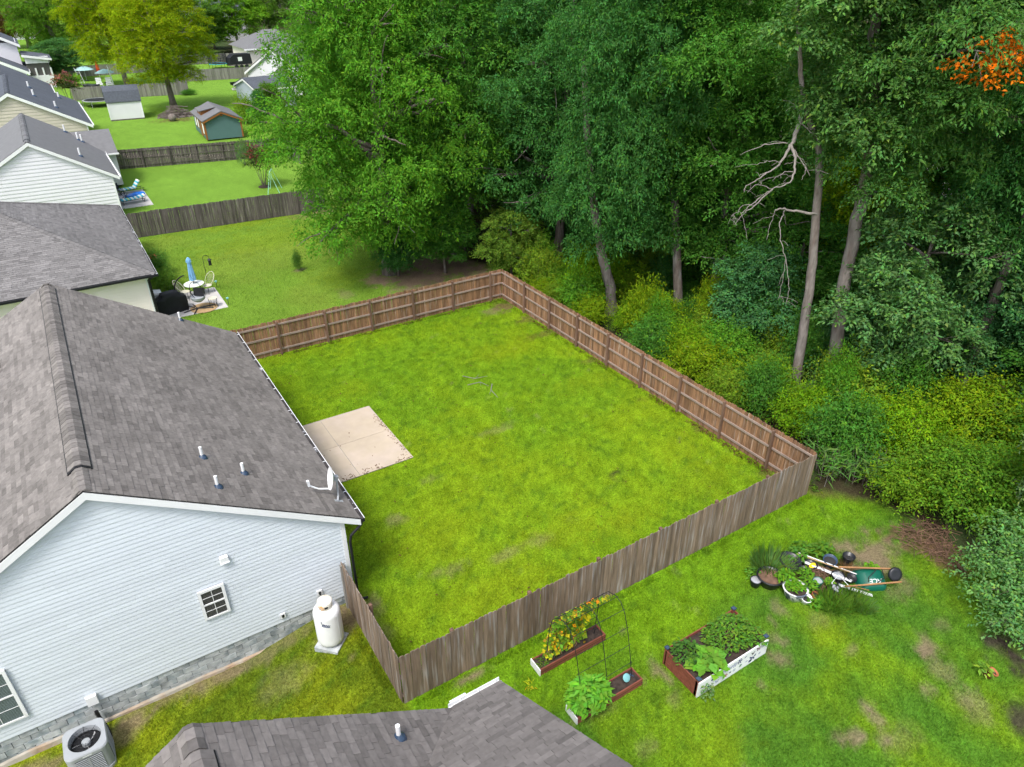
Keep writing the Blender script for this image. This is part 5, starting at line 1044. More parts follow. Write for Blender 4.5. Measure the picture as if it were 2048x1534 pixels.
# square raised bed with the painted white front
bd3 = thing('raised_bed', 'large square raised bed with one white side painted with butterflies and flowers', 'planter', (10.62, 7.64, 0), group='raised garden beds'); w, d, h = 2.68, 1.30, .50
for (z0, z1) in ((.02, .20), (.207, .39), (.397, .58)):
    MB().box(-.0, .03, .05, d - .05, z0, z1).build('plank', 'red_wood', bd3); MB().box(w - .03, w, .05, d - .05, z0, z1).build('plank', 'red_wood', bd3); MB().box(.05, w - .05, d - .03, d, z0, z1).build('plank', 'red_wood', bd3)
for (z0, z1) in ((.02, .293), (.30, .58)): MB().box(.0, w, -.008, .028, z0, z1).build('plank', 'white_trim', bd3, label='white painted front plank')
for x in (.045, w - .045):
    for y in (.075, d - .045):
        p_ = MB().box(x - .045, x + .045, y - .045, y + .045, 0, .65).build('corner_post', 'red_wood', bd3); cp = MB(); cp.box(x - .06, x + .06, y - .06, y + .06, .651, .69); cp.add([(x - .06, y - .06, .691), (x + .06, y - .06, .691), (x + .06, y + .06, .691), (x - .06, y + .06, .691), (x, y, .74)], [(0, 1, 4), (1, 2, 4), (2, 3, 4), (3, 0, 4)]); cp.build('post_cap', 'blue_cap', p_)
xs = np.linspace(.03, w - .03, 40); ys = np.linspace(.03, d - .03, 20); X, Y = np.meshgrid(xs, ys); Z = .46 + .07 * fbm(X.ravel(), Y.ravel(), 4., 9.); idx = np.arange(800).reshape(20, 40); q = np.stack([idx[:-1, :-1], idx[:-1, 1:], idx[1:, 1:], idx[1:, :-1]], -1).reshape(-1, 4); link('soil', np_mesh('soil', np.c_[X.ravel(), Y.ravel(), Z], q), 'soil', bd3)
for nm_, c in (('paint_navy', (.05, .06, .16)), ('paint_plum', (.16, .05, .09)), ('paint_green', (.03, .16, .08)), ('paint_lilac', (.32, .34, .50)), ('paint_red', (.38, .06, .05)), ('paint_black', (.02, .02, .03))): M(nm_, c, .6)
def motif(x, z, s, mat_, kind):
    s *= 1.35; z *= 1.14
    mb = MB(); y = -.0105; P = lambda a, b_: (x + a * s, y, z + b_ * s)
    if kind == 'fly':
        for sg in (1, -1):
            mb.add([P(0, 0), P(sg * .5, .55), P(sg * .95, .75), P(sg * .9, .2), P(sg * .35, -.02)], [(0, 1, 2, 3, 4)]); mb.add([P(0, -.03), P(sg * .5, -.1), P(sg * .7, -.5), P(sg * .3, -.65)], [(0, 1, 2, 3)])
        mb.add([P(-.05, -.6), P(.05, -.6), P(.05, .5), P(-.05, .5)], [(0, 1, 2, 3)])
    elif kind == 'flower':
        for i in range(6): a = i * 1.047; mb.add([P(0, 0), P(.6 * math.cos(a - .35), .6 * math.sin(a - .35)), P(math.cos(a), math.sin(a)), P(.6 * math.cos(a + .35), .6 * math.sin(a + .35))], [(0, 1, 2, 3)])
    elif kind == 'leaf': mb.add([P(-1, -.2), P(-.2, -.5), P(1, .3), P(.1, .55)], [(0, 1, 2, 3)])
    else: mb.add([P(.9 * math.cos(i * .628), .6 * math.sin(i * .628)) for i in range(10)], [tuple(range(10))])
    mb.build('painted_motif', mat_, bd3)
for a in ((2.30, .40, .075, 'paint_plum', 'fly'), (2.08, .36, .055, 'paint_black', 'fly'), (2.10, .19, .10, 'paint_navy', 'fly'), (2.02, .12, .06, 'paint_navy', 'dot'), (2.58, .42, .08, 'paint_green', 'dot'), (2.38, .20, .045, 'paint_lilac', 'flower'), (1.62, .19, .055, 'paint_green', 'flower'), (1.55, .38, .09, 'paint_navy', 'flower'), (1.36, .36, .085, 'paint_lilac', 'flower'), (1.20, .36, .07, 'paint_lilac', 'fly'), (1.38, .17, .05, 'paint_lilac', 'flower'),
          (1.05, .17, .07, 'paint_red', 'flower'), (1.02, .38, .06, 'paint_lilac', 'flower'), (.66, .36, .10, 'paint_lilac', 'dot'), (.78, .40, .045, 'paint_navy', 'leaf'), (.52, .35, .05, 'paint_navy', 'dot'), (.88, .37, .05, 'paint_black', 'flower'), (.36, .18, .06, 'paint_green', 'dot'), (.72, .16, .06, 'paint_lilac', 'fly'), (1.22, .18, .035, 'paint_navy', 'dot'), (1.78, .40, .045, 'paint_navy', 'leaf'), (1.85, .20, .04, 'paint_lilac', 'leaf'), (2.46, .38, .05, 'paint_lilac', 'leaf'), (.14, .32, .06, 'paint_green', 'leaf')): motif(*a)
plant('dark green leafy herb filling the left rear corner of the square bed', (11.02, 8.50, .48), plant_mesh('herb', 75, 330, .42, .42, .13, .055), (.055, .135, .030), stems(6, 6, .3, .3), group=PG)
plant('pale green squash plant with big lobed leaves in the square bed', (11.28, 7.98, .48), plant_mesh('squash', 76, 75, .42, .36, .27, .24, .3, .0, .6), (.120, .265, .035), stems(7, 9, .35, .26, .012), group=PG)
plant('sprawling tomato plant with some brown stalks in the right of the square bed', (12.42, 8.32, .48), plant_mesh('tomato', 77, 900, .70, .58, .13, .06, .4, .25), (.080, .185, .030), stems(8, 16, .55, .4, .009), (1.15, .8, 1), group=PG, stemcol='jute')
plant('green tomato shoots hanging over the right end of the square bed', (13.0, 7.95, .48), plant_mesh('shoots', 78, 170, .35, .34, .13, .06), (.085, .20, .030), stems(9, 6, .3, .25), group=PG)
plant('pale trailing plant hanging over the white front of the square bed', (10.86, 7.56, .05), plant_mesh('trail', 79, 70, .20, .52, .10, .055, .1, .1, .1), (.110, .19, .085), group=PG)
plant('yellow flowering weed in the lawn left of the narrow beds', at(1060, 1373), plant_mesh('weed', 80, 26, .13, .18, .12, .03), (.32, .34, .02), group='weeds in the garden lawn')

# ------------------------------------------------------------------ heap of pots and the wheelbarrow
HG = 'pots of the garden heap'
def pot(label, loc, r, h, mat_, fill='soil', rim=True, tilt=(0, 0, 0), cat='pot', name='plant_pot', fillz=.85):
    t_ = thing(name, label, cat, loc, 0, HG); t_.rotation_euler = tilt
    p = [(r * .72, 0), (r * .9, h * .6), (r, h * .9), (r * 1.0, h)] + ([(r * 1.08, h), (r * 1.08, h * .9)][::-1] if False else []) + [(r * .93, h), (r * .88, h * fillz - .02)]
    MB().lathe(p[:4] + [(r * 1.06, h * .93), (r * 1.06, h + .01), (r * .94, h + .01), (r * .88, h * .5)], 22).build('pot', mat_, t_, True)
    if fill: MB().lathe([(r * .91, h * fillz), (r * .5, h * fillz + .015), (0, h * fillz + .02)], 16).build('filling', fill, t_)
    return t_
M('foil', (.7, .7, .72), .25, metal=.6, bump=.8, bscale=14); M('floral', (.70, .70, .70), .5, col2=(.10, .12, .16), col2_scale=5, col2_lo=.52, col2_hi=.56)
pot('dark pot topped with crumpled white foil at the left end of the heap', (15.05, 9.55, 0), .17, .26, 'black_plastic', 'foil', fillz=.98)
pot('wide black tub of brown stalks beside the foil topped pot', (15.5, 9.38, 0), .40, .34, 'black_plastic', 'dry_brush')
pot('white tub with dark floral band holding leafy plants', (15.72, 8.62, 0), .36, .36, 'floral')
pot('small empty white pot in front of the floral tub', (15.82, 8.30, 0), .16, .24, 'tank_white', 'roof_felt', tilt=(.25, -.1, 0), fillz=.5)
pot('big glossy black tub behind the heap', (16.55, 9.55, 0), .33, .38, 'black_plastic', 'roof_felt', tilt=(.2, 0, 0), fillz=.4)
pot('low black pot holding a yellow dish', (17.12, 9.12, 0), .21, .20, 'black_plastic', 'roof_felt', fillz=.6)
pot('low black pot left of the one with the yellow dish', (16.78, 9.08, 0), .19, .16, 'black_plastic', 'dry_brush', fillz=.6)
yd = MB(mx=Matrix.Rotation(.5, 4, 'X')); yd.lathe([(0, 0), (.10, .01), (.13, .04), (.10, .03), (0, .02)], 18, sx=1.2, sy=.6); o = yd.build('dish', 'yellow_plastic', None, True); o.location = (17.12, 9.06, .17); tag(o, 'oval yellow dish lying in a low black pot', 'dish')
pot('dark blue bucket with a white label behind the white planks', (17.75, 8.88, 0), .21, .34, 'blue_cap', 'roof_felt', tilt=(.15, -.2, 0), fillz=.7)
pot('black nursery pot standing alone behind the wheelbarrow', (18.35, 8.62, 0), .19, .32, 'black_plastic', 'roof_felt', fillz=.6)
pot('small dark green pot with a grey lid in the middle of the heap', (16.62, 8.48, 0), .15, .30, 'green_plastic', 'ac_case', fillz=.95)
pot('black pot in the middle of the heap, left of the dark green one', (16.36, 8.62, 0), .16, .26, 'black_plastic', 'soil')
pot('dark pot with a pale lid lying in the middle of the heap', (16.85, 8.25, .06), .11, .24, 'black_plastic', 'ac_case', tilt=(.9, .2, 0), fillz=1.0)
pot('terracotta pot in front of the heap beside the small white pot', (16.12, 8.25, 0), .15, .20, 'terracotta', 'soil', tilt=(.4, .3, 0))
pot('black pot at the end of the white planks with a silver can', (17.42, 8.32, 0), .20, .22, 'black_plastic', 'ac_case')
pot('small black pot next to the wheelbarrow tray', (17.70, 8.10, 0), .15, .24, 'black_plastic', 'roof_felt', tilt=(.3, 0, 0), fillz=.5)
ty = thing('seed_tray', 'black plastic cell tray lying in front of the white planks', 'tray', (17.05, 7.95, .03), .25); ty.rotation_euler = (.2, .1, .25)
tb = MB(); tb.box(-.27, .27, -.22, .22, 0, .10); tb.build('tray', 'black_plastic', ty)
for i in range(3):
    for j in range(2): MB().lathe([(.06, .101), (.065, .112), (.045, .112), (.03, .1015)], 12, (-.16 + .16 * i, -.09 + .18 * j, 0)).build('cell', 'ac_case', ty)
for lab, p, q, w_ in (('long white board lying across the heap', (16.98, 9.62, .14), (17.58, 7.95, .20), .17), ('short white board end sticking out below the wheelbarrow', (17.20, 8.05, .14), (17.72, 7.30, .08), .16)):
    mb = MB(); p, q = Vector(p), Vector(q); mb.beam(p, q, w_, .025, up=(.35, .15, 1)); tag(mb.build('white_board', 'tank_white'), lab, 'board', 'white boards in the heap')
for lab, p, q, m_ in (('thin brown cane lying along the white board', (17.05, 9.62, .28), (17.75, 8.15, .32), 'jute'), ('white rod lying along the white board', (17.15, 9.62, .27), (17.9, 8.02, .27), 'tank_white'), ('orange wooden stake at the end of the short white board', (17.45, 7.75, .2), (17.75, 7.45, .15), 'orange_wood')):
    tag(MB().tube([p, q], .016, 6).build('garden_cane', m_), lab, 'cane', 'canes in the heap')
fr = MB().tube([(16.9, 7.82, .05), (16.88, 8.18, .3), (17.35, 8.28, .32), (17.42, 7.72, .05)], .013, 6); tag(fr.build('wire_hoop', 'white_metal'), 'thin white wire hoop standing over the black cell tray', 'hoop')
# wheelbarrow lying on its side, the tray's underside to the camera
wb = thing('wheelbarrow', 'green wheelbarrow with orange handles tipped over at the right of the heap', 'wheelbarrow', (18.2, 7.75, 0), rad(-40)); wb.rotation_euler = (rad(24), rad(0), rad(-30)); wb.scale = (1.02, 1.12, 1.05)
tm = MB(); 
def ring(w_, l_, z, r=.1, cx=0): return [(cx + x * l_ / 1.0, y * w_, z) for x, y in rsq(1.0, .35, 4)]
lay = [ring(.33, .42, .02, cx=0), ring(.33, .42, .10), ring(.28, .36, .28, cx=.02), ring(.20, .26, .36, cx=.05)]; k = len(lay[0]); vs = [p for l in lay for p in l]
tm.add(vs, [(i * k + j, i * k + (j + 1) % k, (i + 1) * k + (j + 1) % k, (i + 1) * k + j) for i in range(3) for j in range(k)] + [tuple(3 * k + j for j in range(k))]); tray_ = tm.build('tray', 'green_plastic', wb, True)
MB().tube([(x, y * 1.02, .03) for (x, y, z) in ring(.33, .42, 0)] + [ring(.33, .42, .03)[0]], .018, 6).build('tray_rim', 'green_plastic', wb)
for y in (-.17, .20): MB().beam((-1.0, y * 1.5, .44), (.78, y, .42), .04, .05).build('handle', 'orange_wood', wb)
MB().tube([(-.25, -.16, .46), (-.38, -.14, .78), (-.10, .05, .80), (.05, .18, .46)], .014, 6).build('leg', 'dark_metal', wb); MB().tube([(.05, -.16, .46), (.2, -.1, .6), (.3, .18, .46)], .014, 6).build('leg', 'dark_metal', wb)
wh = MB(mx=Matrix.Translation((.66, .04, .44)) @ Matrix.Rotation(rad(40), 4, 'X')); wh.lathe([(.11, -.045), (.17, -.05), (.205, -.03), (.21, 0), (.205, .03), (.17, .05), (.11, .045)], 26); whl = wh.build('wheel', 'black_plastic', wb, True); rm_ = MB(mx=Matrix.Translation((.66, .04, .44)) @ Matrix.Rotation(rad(40), 4, 'X')); rm_.lathe([(0, -.03), (.05, -.035), (.11, -.02), (.11, .02), (.05, .035), (0, .03)], 18); rm_.build('rim', 'dark_metal', whl)
fc = bpy.data.curves.new('lettering', 'FONT'); fc.body = 'ACE'; fc.size = .20; fc.align_x = 'CENTER'; fc.extrude = .001; fc.shear = .3; fo = bpy.data.objects.new('lettering_source', fc)
lt_ = bpy.data.meshes.new_from_object(fo); lt_.materials.clear(); bpy.data.objects.remove(fo)
link('lettering', lt_, 'tank_white', tray_, loc=(.06, -.04, .3625), rot=(0, 0, rad(180)))
# plants in and round the heap
rng = np.random.default_rng(81)
def blades(name, seed, n, R_, H_, w_):
    rng = np.random.default_rng(seed); a = rng.uniform(0, 6.28, n); r = R_ * .5 * np.sqrt(rng.random(n)); b = np.c_[r * np.cos(a), r * np.sin(a), np.zeros(n)]; 
    d = unit(np.c_[np.cos(a) * rng.uniform(.1, 1.0, n), np.sin(a) * rng.uniform(.1, 1.0, n), rng.uniform(.5, 1.2, n)]); return leaves_mesh(name, b, d, unit(np.c_[np.cos(a + 1), np.sin(a + 1), .6 * np.ones(n)]), H_ * rng.uniform(.6, 1.2, n), np.full(n, w_), leaf_cols(rng, n, .8 + .4 * rng.random(n), .1), .1)
QG = 'plants of the garden heap'
bl_ = blades('fine_blades', 82, 700, .9, .62, .012)
plant('big clump of fine blue green grassy leaves at the back of the heap', (16.0, 9.75, 0), bl_, (.12, .24, .06), group=QG)
plant('tuft of fine dark weeds in front of the heap, right half', (17.0, 7.45, 0), blades('weed_blades', 83, 420, .7, .42, .014), (.10, .21, .03), group=QG)
plant('tuft of fine green weeds in front of the heap, middle', (16.45, 7.72, 0), blades('weed_blades2', 84, 420, .8, .42, .014), (.11, .23, .03), group=QG)
plant('spiky grass tuft at the lower right of the heap', (17.12, 7.12, 0), blades('weed_blades3', 85, 160, .5, .34, .018), (.10, .20, .05), group=QG)
hp = plant_mesh('broad_leaves', 86, 95, .30, .42, .16, .10, .3, .1)
for i, (x, y, z, s_, c, lab) in enumerate(((15.78, 9.05, .25, .9, (.095, .225, .02), 'bright leafy plant at the left of the heap above the floral tub'), (15.68, 8.66, .28, .75, (.10, .235, .02), 'bright green plant growing in the floral tub'), (16.15, 8.52, .2, .9, (.09, .215, .022), 'leafy plant right of the floral tub'), (15.98, 8.02, 0, .8, (.08, .20, .022), 'leafy weed in front of the small white pot'),
        (16.55, 8.86, .2, .7, (.085, .21, .02), 'young leafy plant behind the dark green pot'), (15.35, 9.85, .0, .8, (.10, .22, .035), 'pale leafy plant behind the foil topped pot'), (17.05, 9.62, .1, .95, (.075, .18, .03), 'tall leafy shoot beside the big black tub'), (16.98, 8.30, .1, .5, (.12, .26, .03), 'small pale seedling between the white boards'), (18.72, 8.0, 0, .7, (.12, .27, .02), 'bright lime leaf shoot behind the wheel'), (17.5, 9.75, 0, 1.0, (.075, .17, .025), 'leafy weed behind the white planks'), (18.0, 9.3, 0, 1.1, (.075, .165, .025), 'leafy weed patch behind the dark blue bucket'))):
    plant(lab, (x, y, z), hp, c, None, (s_, s_, s_), i * .9, QG)
plant('low bush of dried brown stalks behind the wheelbarrow handles', (18.0, 8.45, 0), blades('stalks', 87, 160, .5, .32, .012), (.16, .10, .06), group=QG)
# loose pot at the right, and the heap of brush at the lawn edge
pp = at(1973, 1352); tp = thing('plant_pot', 'small terracotta pot with a pale leafy plant on the lawn at the right', 'pot', pp, 0); tp.rotation_euler = (.35, .3, 0); MB().lathe([(.09, 0), (.12, .22), (.135, .22), (.135, .27), (.115, .27), (.10, .15)], 20).build('pot', 'terracotta', tp, True); MB().lathe([(.11, .22), (0, .23)], 14).build('filling', 'soil', tp)
plant('pale leafy plant in the small terracotta pot', (pp.x - .12, pp.y + .05, .18), plant_mesh('pot_leaves', 88, 26, .16, .22, .17, .08), (.15, .25, .04))
def brush(label, loc, R_, H_, n, seed, mat_='deadwood', rx=1.0, ry=1.0, lenr=(.3, 1.0), rr_=.012):
    g = random.Random(seed); mb = MB()
    for i in range(n):
        a = g.uniform(0, 6.28); r = R_ * math.sqrt(g.random()); x, y = r * rx * math.cos(a), r * ry * math.sin(a); z = H_ * max(.05, 1 - (r / R_) ** 1.5) * g.random() + .01; b_ = g.uniform(0, 6.28); l = g.uniform(*lenr) / 2
        mb.tube([(x - math.cos(b_) * l, y - math.sin(b_) * l, max(.01, z - .1 * g.random())), (x, y, z + .04), (x + math.cos(b_) * l, y + math.sin(b_) * l, max(.01, z - .15 * g.random()))], [rr_, rr_ * .8, rr_ * .5], 4, tint=g.uniform(.6, 1.3))
    o = mb.build('brush_heap', mat_); o.location = loc; tag(o, label, 'brush heap'); return o
p = at(1850, 1075); brush('heap of dry brown brush at the edge of the garden lawn', p, .95, .28, 150, 5, 'dry_brush', 1.1, .8); p = at(1900, 1112); brush('smaller scatter of dry brush in front of the glossy shrub', p, .6, .16, 70, 6, 'dry_brush')
p = at(1690, 1140); brush('dry brown stalks strewn between the pots of the heap', (17.0, 8.62, .05), .55, .22, 80, 7, 'dry_brush')
# ------------------------------------------------------------------ patio of the cream house
cp_ = MB().box(2.7, 6.32, 40.3, 43.75, -.1, .03).build('patio', 'concrete_pale'); struct(cp_)
um = thing('parasol', 'closed light blue parasol standing in the cream house patio table', 'parasol', (5.15, 43.05, .03))
MB().tube([(0, 0, 0), (0, 0, 2.35)], .022, 8).build('pole', 'dark_metal', um)
MB().lathe([(.17, .95), (.15, 1.3), (.11, 1.8), (.09, 2.02), (.135, 2.05), (.12, 2.2), (.04, 2.33), (0, 2.36)], 30, wob=lambda t: 1 + .16 * math.cos(8 * t)).build('canopy', 'blue_canvas', um)
MB().lathe([(.22, 0), (.22, .05), (.05, .09)], 20).build('base', 'dark_metal', um)
tb = thing('patio_table', 'round pale glass table under the closed blue parasol', 'table', (5.15, 43.05, .03)); MB().lathe([(0, .70), (.55, .70), (.56, .715), (.55, .73), (0, .73)], 28).build('tabletop', 'stripe_white', tb)
for i in range(4): a = i * 1.57 + .6; MB().tube([(.45 * math.cos(a), .45 * math.sin(a), 0), (.4 * math.cos(a), .4 * math.sin(a), .70)], .015, 6).build('leg', 'dark_metal', tb)
def wire_chair(label, loc, rz):
    c = thing('wire_chair', label, 'chair', loc, rz, 'wire chairs round the patio table')
    MB().tube([(.30 * math.cos(rad(a)), .26 * math.sin(rad(a)) + .28, .80 + .34 * math.sin(rad(a))) for a in range(-60, 241, 12)], .016, 6).build('backrest_frame', 'cream_metal', c)
    mb = MB()
    for i in range(7): x = -.24 + i * .08; mb.tube([(x, .22, .48), (x, .30, .62), (x * .9, .26 + .28 * .9, 1.02)], .006, 4)
    mb.build('backrest', 'cream_metal', c); MB().lathe([(0, .44), (.25, .45), (.26, .47), (0, .47)], 20).build('seat', 'cream_metal', c)
    for sx in (-1, 1):
        for sy in (-1, 1): MB().tube([(.2 * sx, .18 * sy, .45), (.25 * sx, .25 * sy, 0)], .013, 5).build('leg', 'dark_metal', c)
    return c
wire_chair('cream wire chair left of the patio table', (4.55, 42.75, .03), rad(60)); wire_chair('cream wire chair right of the patio table', (5.85, 43.05, .03), rad(-55))
eg = thing('hanging_chair', 'dark hanging chair on a curved stand on the cream house patio', 'swing chair', (4.78, 40.9, .03), rad(-32))
R0 = .98; arc = [(-.05 + -R0 * math.sin(rad(a)), 0, 1.08 - R0 * math.cos(rad(a))) for a in range(4, 172, 8)]
MB().tube(arc, .035, 8).build('stand', 'dark_metal', eg)
for q in ((.85, .15), (-.55, -.55), (.1, -.75), (.75, .6), (-.5, .6)): MB().tube([(0, 0, .06), (q[0], q[1], .03)], .03, 6).build('foot', 'dark_metal', eg)
MB().tube([(.0, 0, 2.06), (.18, 0, 1.7)], .008, 5).build('chain', 'dark_metal', eg)
sh = [(.18 + .36 * math.sin(rad(a)) * (1.0 if a < 180 else 1), .1 * math.cos(rad(a)), 1.10 - .60 * math.cos(rad(a))) for a in range(0, 361, 15)]; MB().tube(sh, .018, 6).build('basket_frame', 'dark_metal', eg)
MB().lathe([(0, .45), (.22, .5), (.36, .62), (.40, .78), (.38, .80), (.2, .62), (0, .58)], 22, (.18, 0, 0)).build('seat', 'cushion_grey', eg)
bkm = MB(mx=Matrix.Translation((.18, .30, .95)) @ Matrix.Rotation(rad(-14), 4, 'X')); bkm.box(-.30, .30, -.06, .06, -.25, .22); bkm.build('back_cushion', 'black_cloth', eg)
for s_ in (-1, 1): MB().tube([(.18 + s_ * .38, -.1, .8), (.18 + s_ * .40, .1, 1.0), (.18 + s_ * .30, .28, 1.1)], .016, 6).build('armrest', 'dark_metal', eg)
MB().lathe([(0, 0), (.72, 0), (.74, .012), (0, .014)], 26, (.3, .15, .002)).build('mat', 'jute', eg)
st_ = thing('side_stool', 'small round wire stool at the near corner of the cream house patio', 'stool', (5.65, 40.75, .03)); MB().lathe([(.24, .52), (.26, .54), (.24, .55)], 20).build('seat', 'cream_metal', st_)
for i in range(9): a = i * .7; MB().tube([(.24 * math.cos(a), .24 * math.sin(a), .53), (.20 * math.cos(a), .20 * math.sin(a), .25), (.25 * math.cos(a), .25 * math.sin(a), 0)], .010, 5).build('leg', 'dark_metal', st_)
gl = thing('covered_grill', 'grill under a black cover beside the cream house', 'grill', (3.55, 41.3, .03), rad(8))
mb = MB(); L_ = [(.80, .36, 0), (.82, .37, .5), (.80, .36, .85), (.52, .34, 1.0), (.46, .28, 1.14), (.3, .2, 1.18)]; n_ = 40; vs = []
for i, (a, b_, z) in enumerate(L_):
    for j in range(n_): t = 2 * math.pi * j / n_; c, s_ = math.cos(t), math.sin(t); k = (abs(c) ** 5 + abs(s_) ** 5) ** (-1 / 5); w_ = 1 + (.045 * math.sin(9 * t) * (1 - i / 5)); vs.append((a * c * k * w_, b_ * s_ * k * w_, z))
mb.add(vs, [(i * n_ + j, i * n_ + (j + 1) % n_, (i + 1) * n_ + (j + 1) % n_, (i + 1) * n_ + j) for i in range(5) for j in range(n_)] + [tuple(5 * n_ + j for j in range(n_))]); mb.build('cover', 'black_cloth', gl)
for sx in (-.7, .7): MB().lathe([(.06, -.02), (.06, .03)], 12, (sx, -.34, 0)).build('wheel', 'black_plastic', gl)
bx = thing('storage_box', 'white storage box with grey base against the cream house wall', 'box', (3.05, 43.4, .03)); MB().box(-.28, .28, -.3, .3, 0, .45).build('body', 'ac_case', bx); MB().extrude([(-.30, -.32, .45), (.30, -.32, .45), (.30, -.32, .52), (-.30, -.32, .62)], (0, .64, 0)).build('lid', 'tank_white', bx)
fe = thing('bird_feeder', 'bird feeder hanging from a black shepherd hook on the lawn', 'bird feeder', (6.2, 45.0, 0)); MB().tube([(0, 0, 0), (0, 0, 1.5), (.05, 0, 1.62), (.2, 0, 1.66), (.33, 0, 1.58), (.36, 0, 1.45)], .014, 6).build('hook', 'dark_metal', fe); MB().lathe([(.0, 1.0), (.09, 1.0), (.08, 1.32), (.13, 1.34), (.02, 1.43)], 14, (.36, 0, 0)).build('feeder', 'black_plastic', fe)
for lab, p in (('small solar lamp at the far corner of the cream house patio', (6.45, 43.6)), ('small solar lamp at the near corner of the cream house patio', (6.42, 40.6))):
    s_ = thing('solar_lamp', lab, 'lamp', (*p, 0), group='solar lamps by the patio'); MB().tube([(0, 0, 0), (0, 0, .34)], .014, 6).build('stake', 'dark_metal', s_); MB().lathe([(.03, .33), (.055, .42), (.085, .43), (.06, .47), (0, .48)], 14).build('head', 'teal_disc', s_)
tree(1, (3.75, 47.6, 0), 'green bush with pink blossom at the corner of the cream house', (.055, .125, .03), (.75, .75, 1.0), 0, 'bushes by the cream house', 'bush', cat='bush')
bl2 = plant('pink blossom on top of the bush by the cream house', (3.65, 47.6, 1.15), plant_mesh('blossom', 95, 60, .4, .3, .12, .09), (.42, .10, .10), name='blossom', cat='flowers')
tree(3, (3.75, 44.7, 0), 'green bush behind the covered grill', (.075, .145, .025), (.85, .85, .7), 1, 'bushes by the cream house', 'bush', cat='bush')
p = at(597, 542); tree(3, p, 'small upright evergreen sapling alone on the neighbouring lawn', (.050, .11, .025), (.28, .28, .75), 0, None, 'sapling')
# ------------------------------------------------------------------ yard of the white house
struct(MB().box(3.7, 6.15, 64.7, 70.2, -.1, .03).build('patio', 'concrete_pale'))
def lounger(label, loc, rz, up):
    c = thing('sun_lounger', label, 'lounger', loc, rz, 'striped loungers by the white house')
    for i in range(7): MB().box(-.33, .33, -.95 + i * .155, -.95 + i * .155 + .15, .33, .40).build('seat_stripe', ('stripe_aqua', 'stripe_white')[i % 2] if i != 3 else 'stripe_lime', c)
    for i in range(5): mb = MB(mx=Matrix.Translation((0, .14, .36)) @ Matrix.Rotation(rad(up), 4, 'X')); mb.box(-.33, .33, i * .155, i * .155 + .15, -.03, .05); mb.build('back_stripe', ('stripe_white', 'stripe_aqua')[i % 2], c)
    for sx in (-.33, .33):
        MB().beam((sx, -.98, .3), (sx, .9, .3), .04).build('side_rail', 'dark_metal', c)
        for y in (-.85, .75): MB().beam((sx, y, 0), (sx, y, .3), .04).build('leg', 'dark_metal', c)
    return c
lounger('aqua striped lounger at the near edge of the white house patio', (4.9, 66.1, .03), rad(-84), 12)
lounger('aqua and lime striped lounger at the far edge of the white house patio', (5.3, 69.7, .03), rad(-78), 50)
pl_ = thing('paddling_pool', 'bright blue folded paddling pool between the two loungers', 'pool', (5.55, 68.0, .03)); MB().lathe([(0, .03), (.42, .04), (.48, .18), (.52, .2), (.46, .28), (.40, .2), (0, .14)], 24).build('basin', 'pool_blue', pl_, True); MB().box(-1.1, -.05, -.42, .40, .02, .22).build('side_wall', 'pool_blue', pl_)
def folding_chair(label, loc, rz):
    c = thing('folding_chair', label, 'chair', loc, rz, 'dark chairs on the white house patio'); MB().box(-.25, .25, -.25, .25, .40, .44).build('seat', 'cushion_grey', c); mb = MB(mx=Matrix.Translation((0, .25, .42)) @ Matrix.Rotation(rad(-14), 4, 'X')); mb.box(-.25, .25, 0, .03, .05, .55); mb.build('backrest', 'dark_metal', c)
    for sx in (-.25, .25):
        for y in (-.24, .24): MB().beam((sx, y, 0), (sx, -y * .6, .58), .03).build('leg', 'dark_metal', c)
folding_chair('dark folding chair by the wall at the back of the white house patio', (4.25, 69.2, .03), rad(35)); folding_chair('dark folding chair with grey seat nearer the front of the white house patio', (4.45, 67.4, .03), rad(100))
sw = thing('swing_frame', 'mint green swing frame by the dark weathered fence', 'swing', (15.4, 63.0, 0)); 
for y in (0, .02):
    pass
MB().tube([(-.45, -.3, 0), (.05, .05, 1.75), (.55, -.3, 0)], .03, 7).build('a_frame', 'mint', sw); MB().tube([(.25, 1.5, 0), (.6, 1.3, 1.75), (1.2, 1.2, 0)], .03, 7).build('a_frame', 'mint', sw); MB().tube([(.05, .05, 1.75), (.6, 1.3, 1.75)], .03, 7).build('top_bar', 'mint', sw)
def myrtle(label, loc, sc, col, top, seed, grp='crape myrtles'):
    r = thing('crape_myrtle', label, 'tree', loc, 0, grp); lb = [(0, 0, 2.0, .75, .75, .55), (.4, .2, 1.7, .5, .5, .4), (-.45, -.2, 1.75, .5, .5, .4), (.1, -.4, 2.3, .45, .45, .35), (-.2, .35, 2.35, .4, .4, .35)]
    f = link('foliage', crown_mesh('myrtle_leaves', seed, lb, 170, 9, .17, .085, droop=0, spread=.5), 'leaf', r); f.color = (*col, 1); f.scale = (sc,) * 3
    lb2 = [(a, b_, c + .35, d, e, .22) for a, b_, c, d, e, f_ in lb]; f = link('blossom', crown_mesh('myrtle_flowers', seed + 1, lb2, 60, 8, .14, .11, droop=-.2, spread=.5), 'leaf', r); f.color = (*top, 1); f.scale = (sc,) * 3
    mb = MB()
    for i in range(6): a = i * 1.05; mb.tube([(.05 * math.cos(a), .05 * math.sin(a), 0), (.3 * math.cos(a), .3 * math.sin(a), .9), (.55 * math.cos(a), .55 * math.sin(a), 2.0)], [.03, .02, .01], 5)
    s_ = mb.build('stem', 'bark', r); s_.scale = (sc,) * 3; return r
myrtle('young crape myrtle with dull red tips beside the mint swing frame', (15.4, 65.4, 0), 1.15, (.070, .115, .03), (.20, .07, .06), 96)
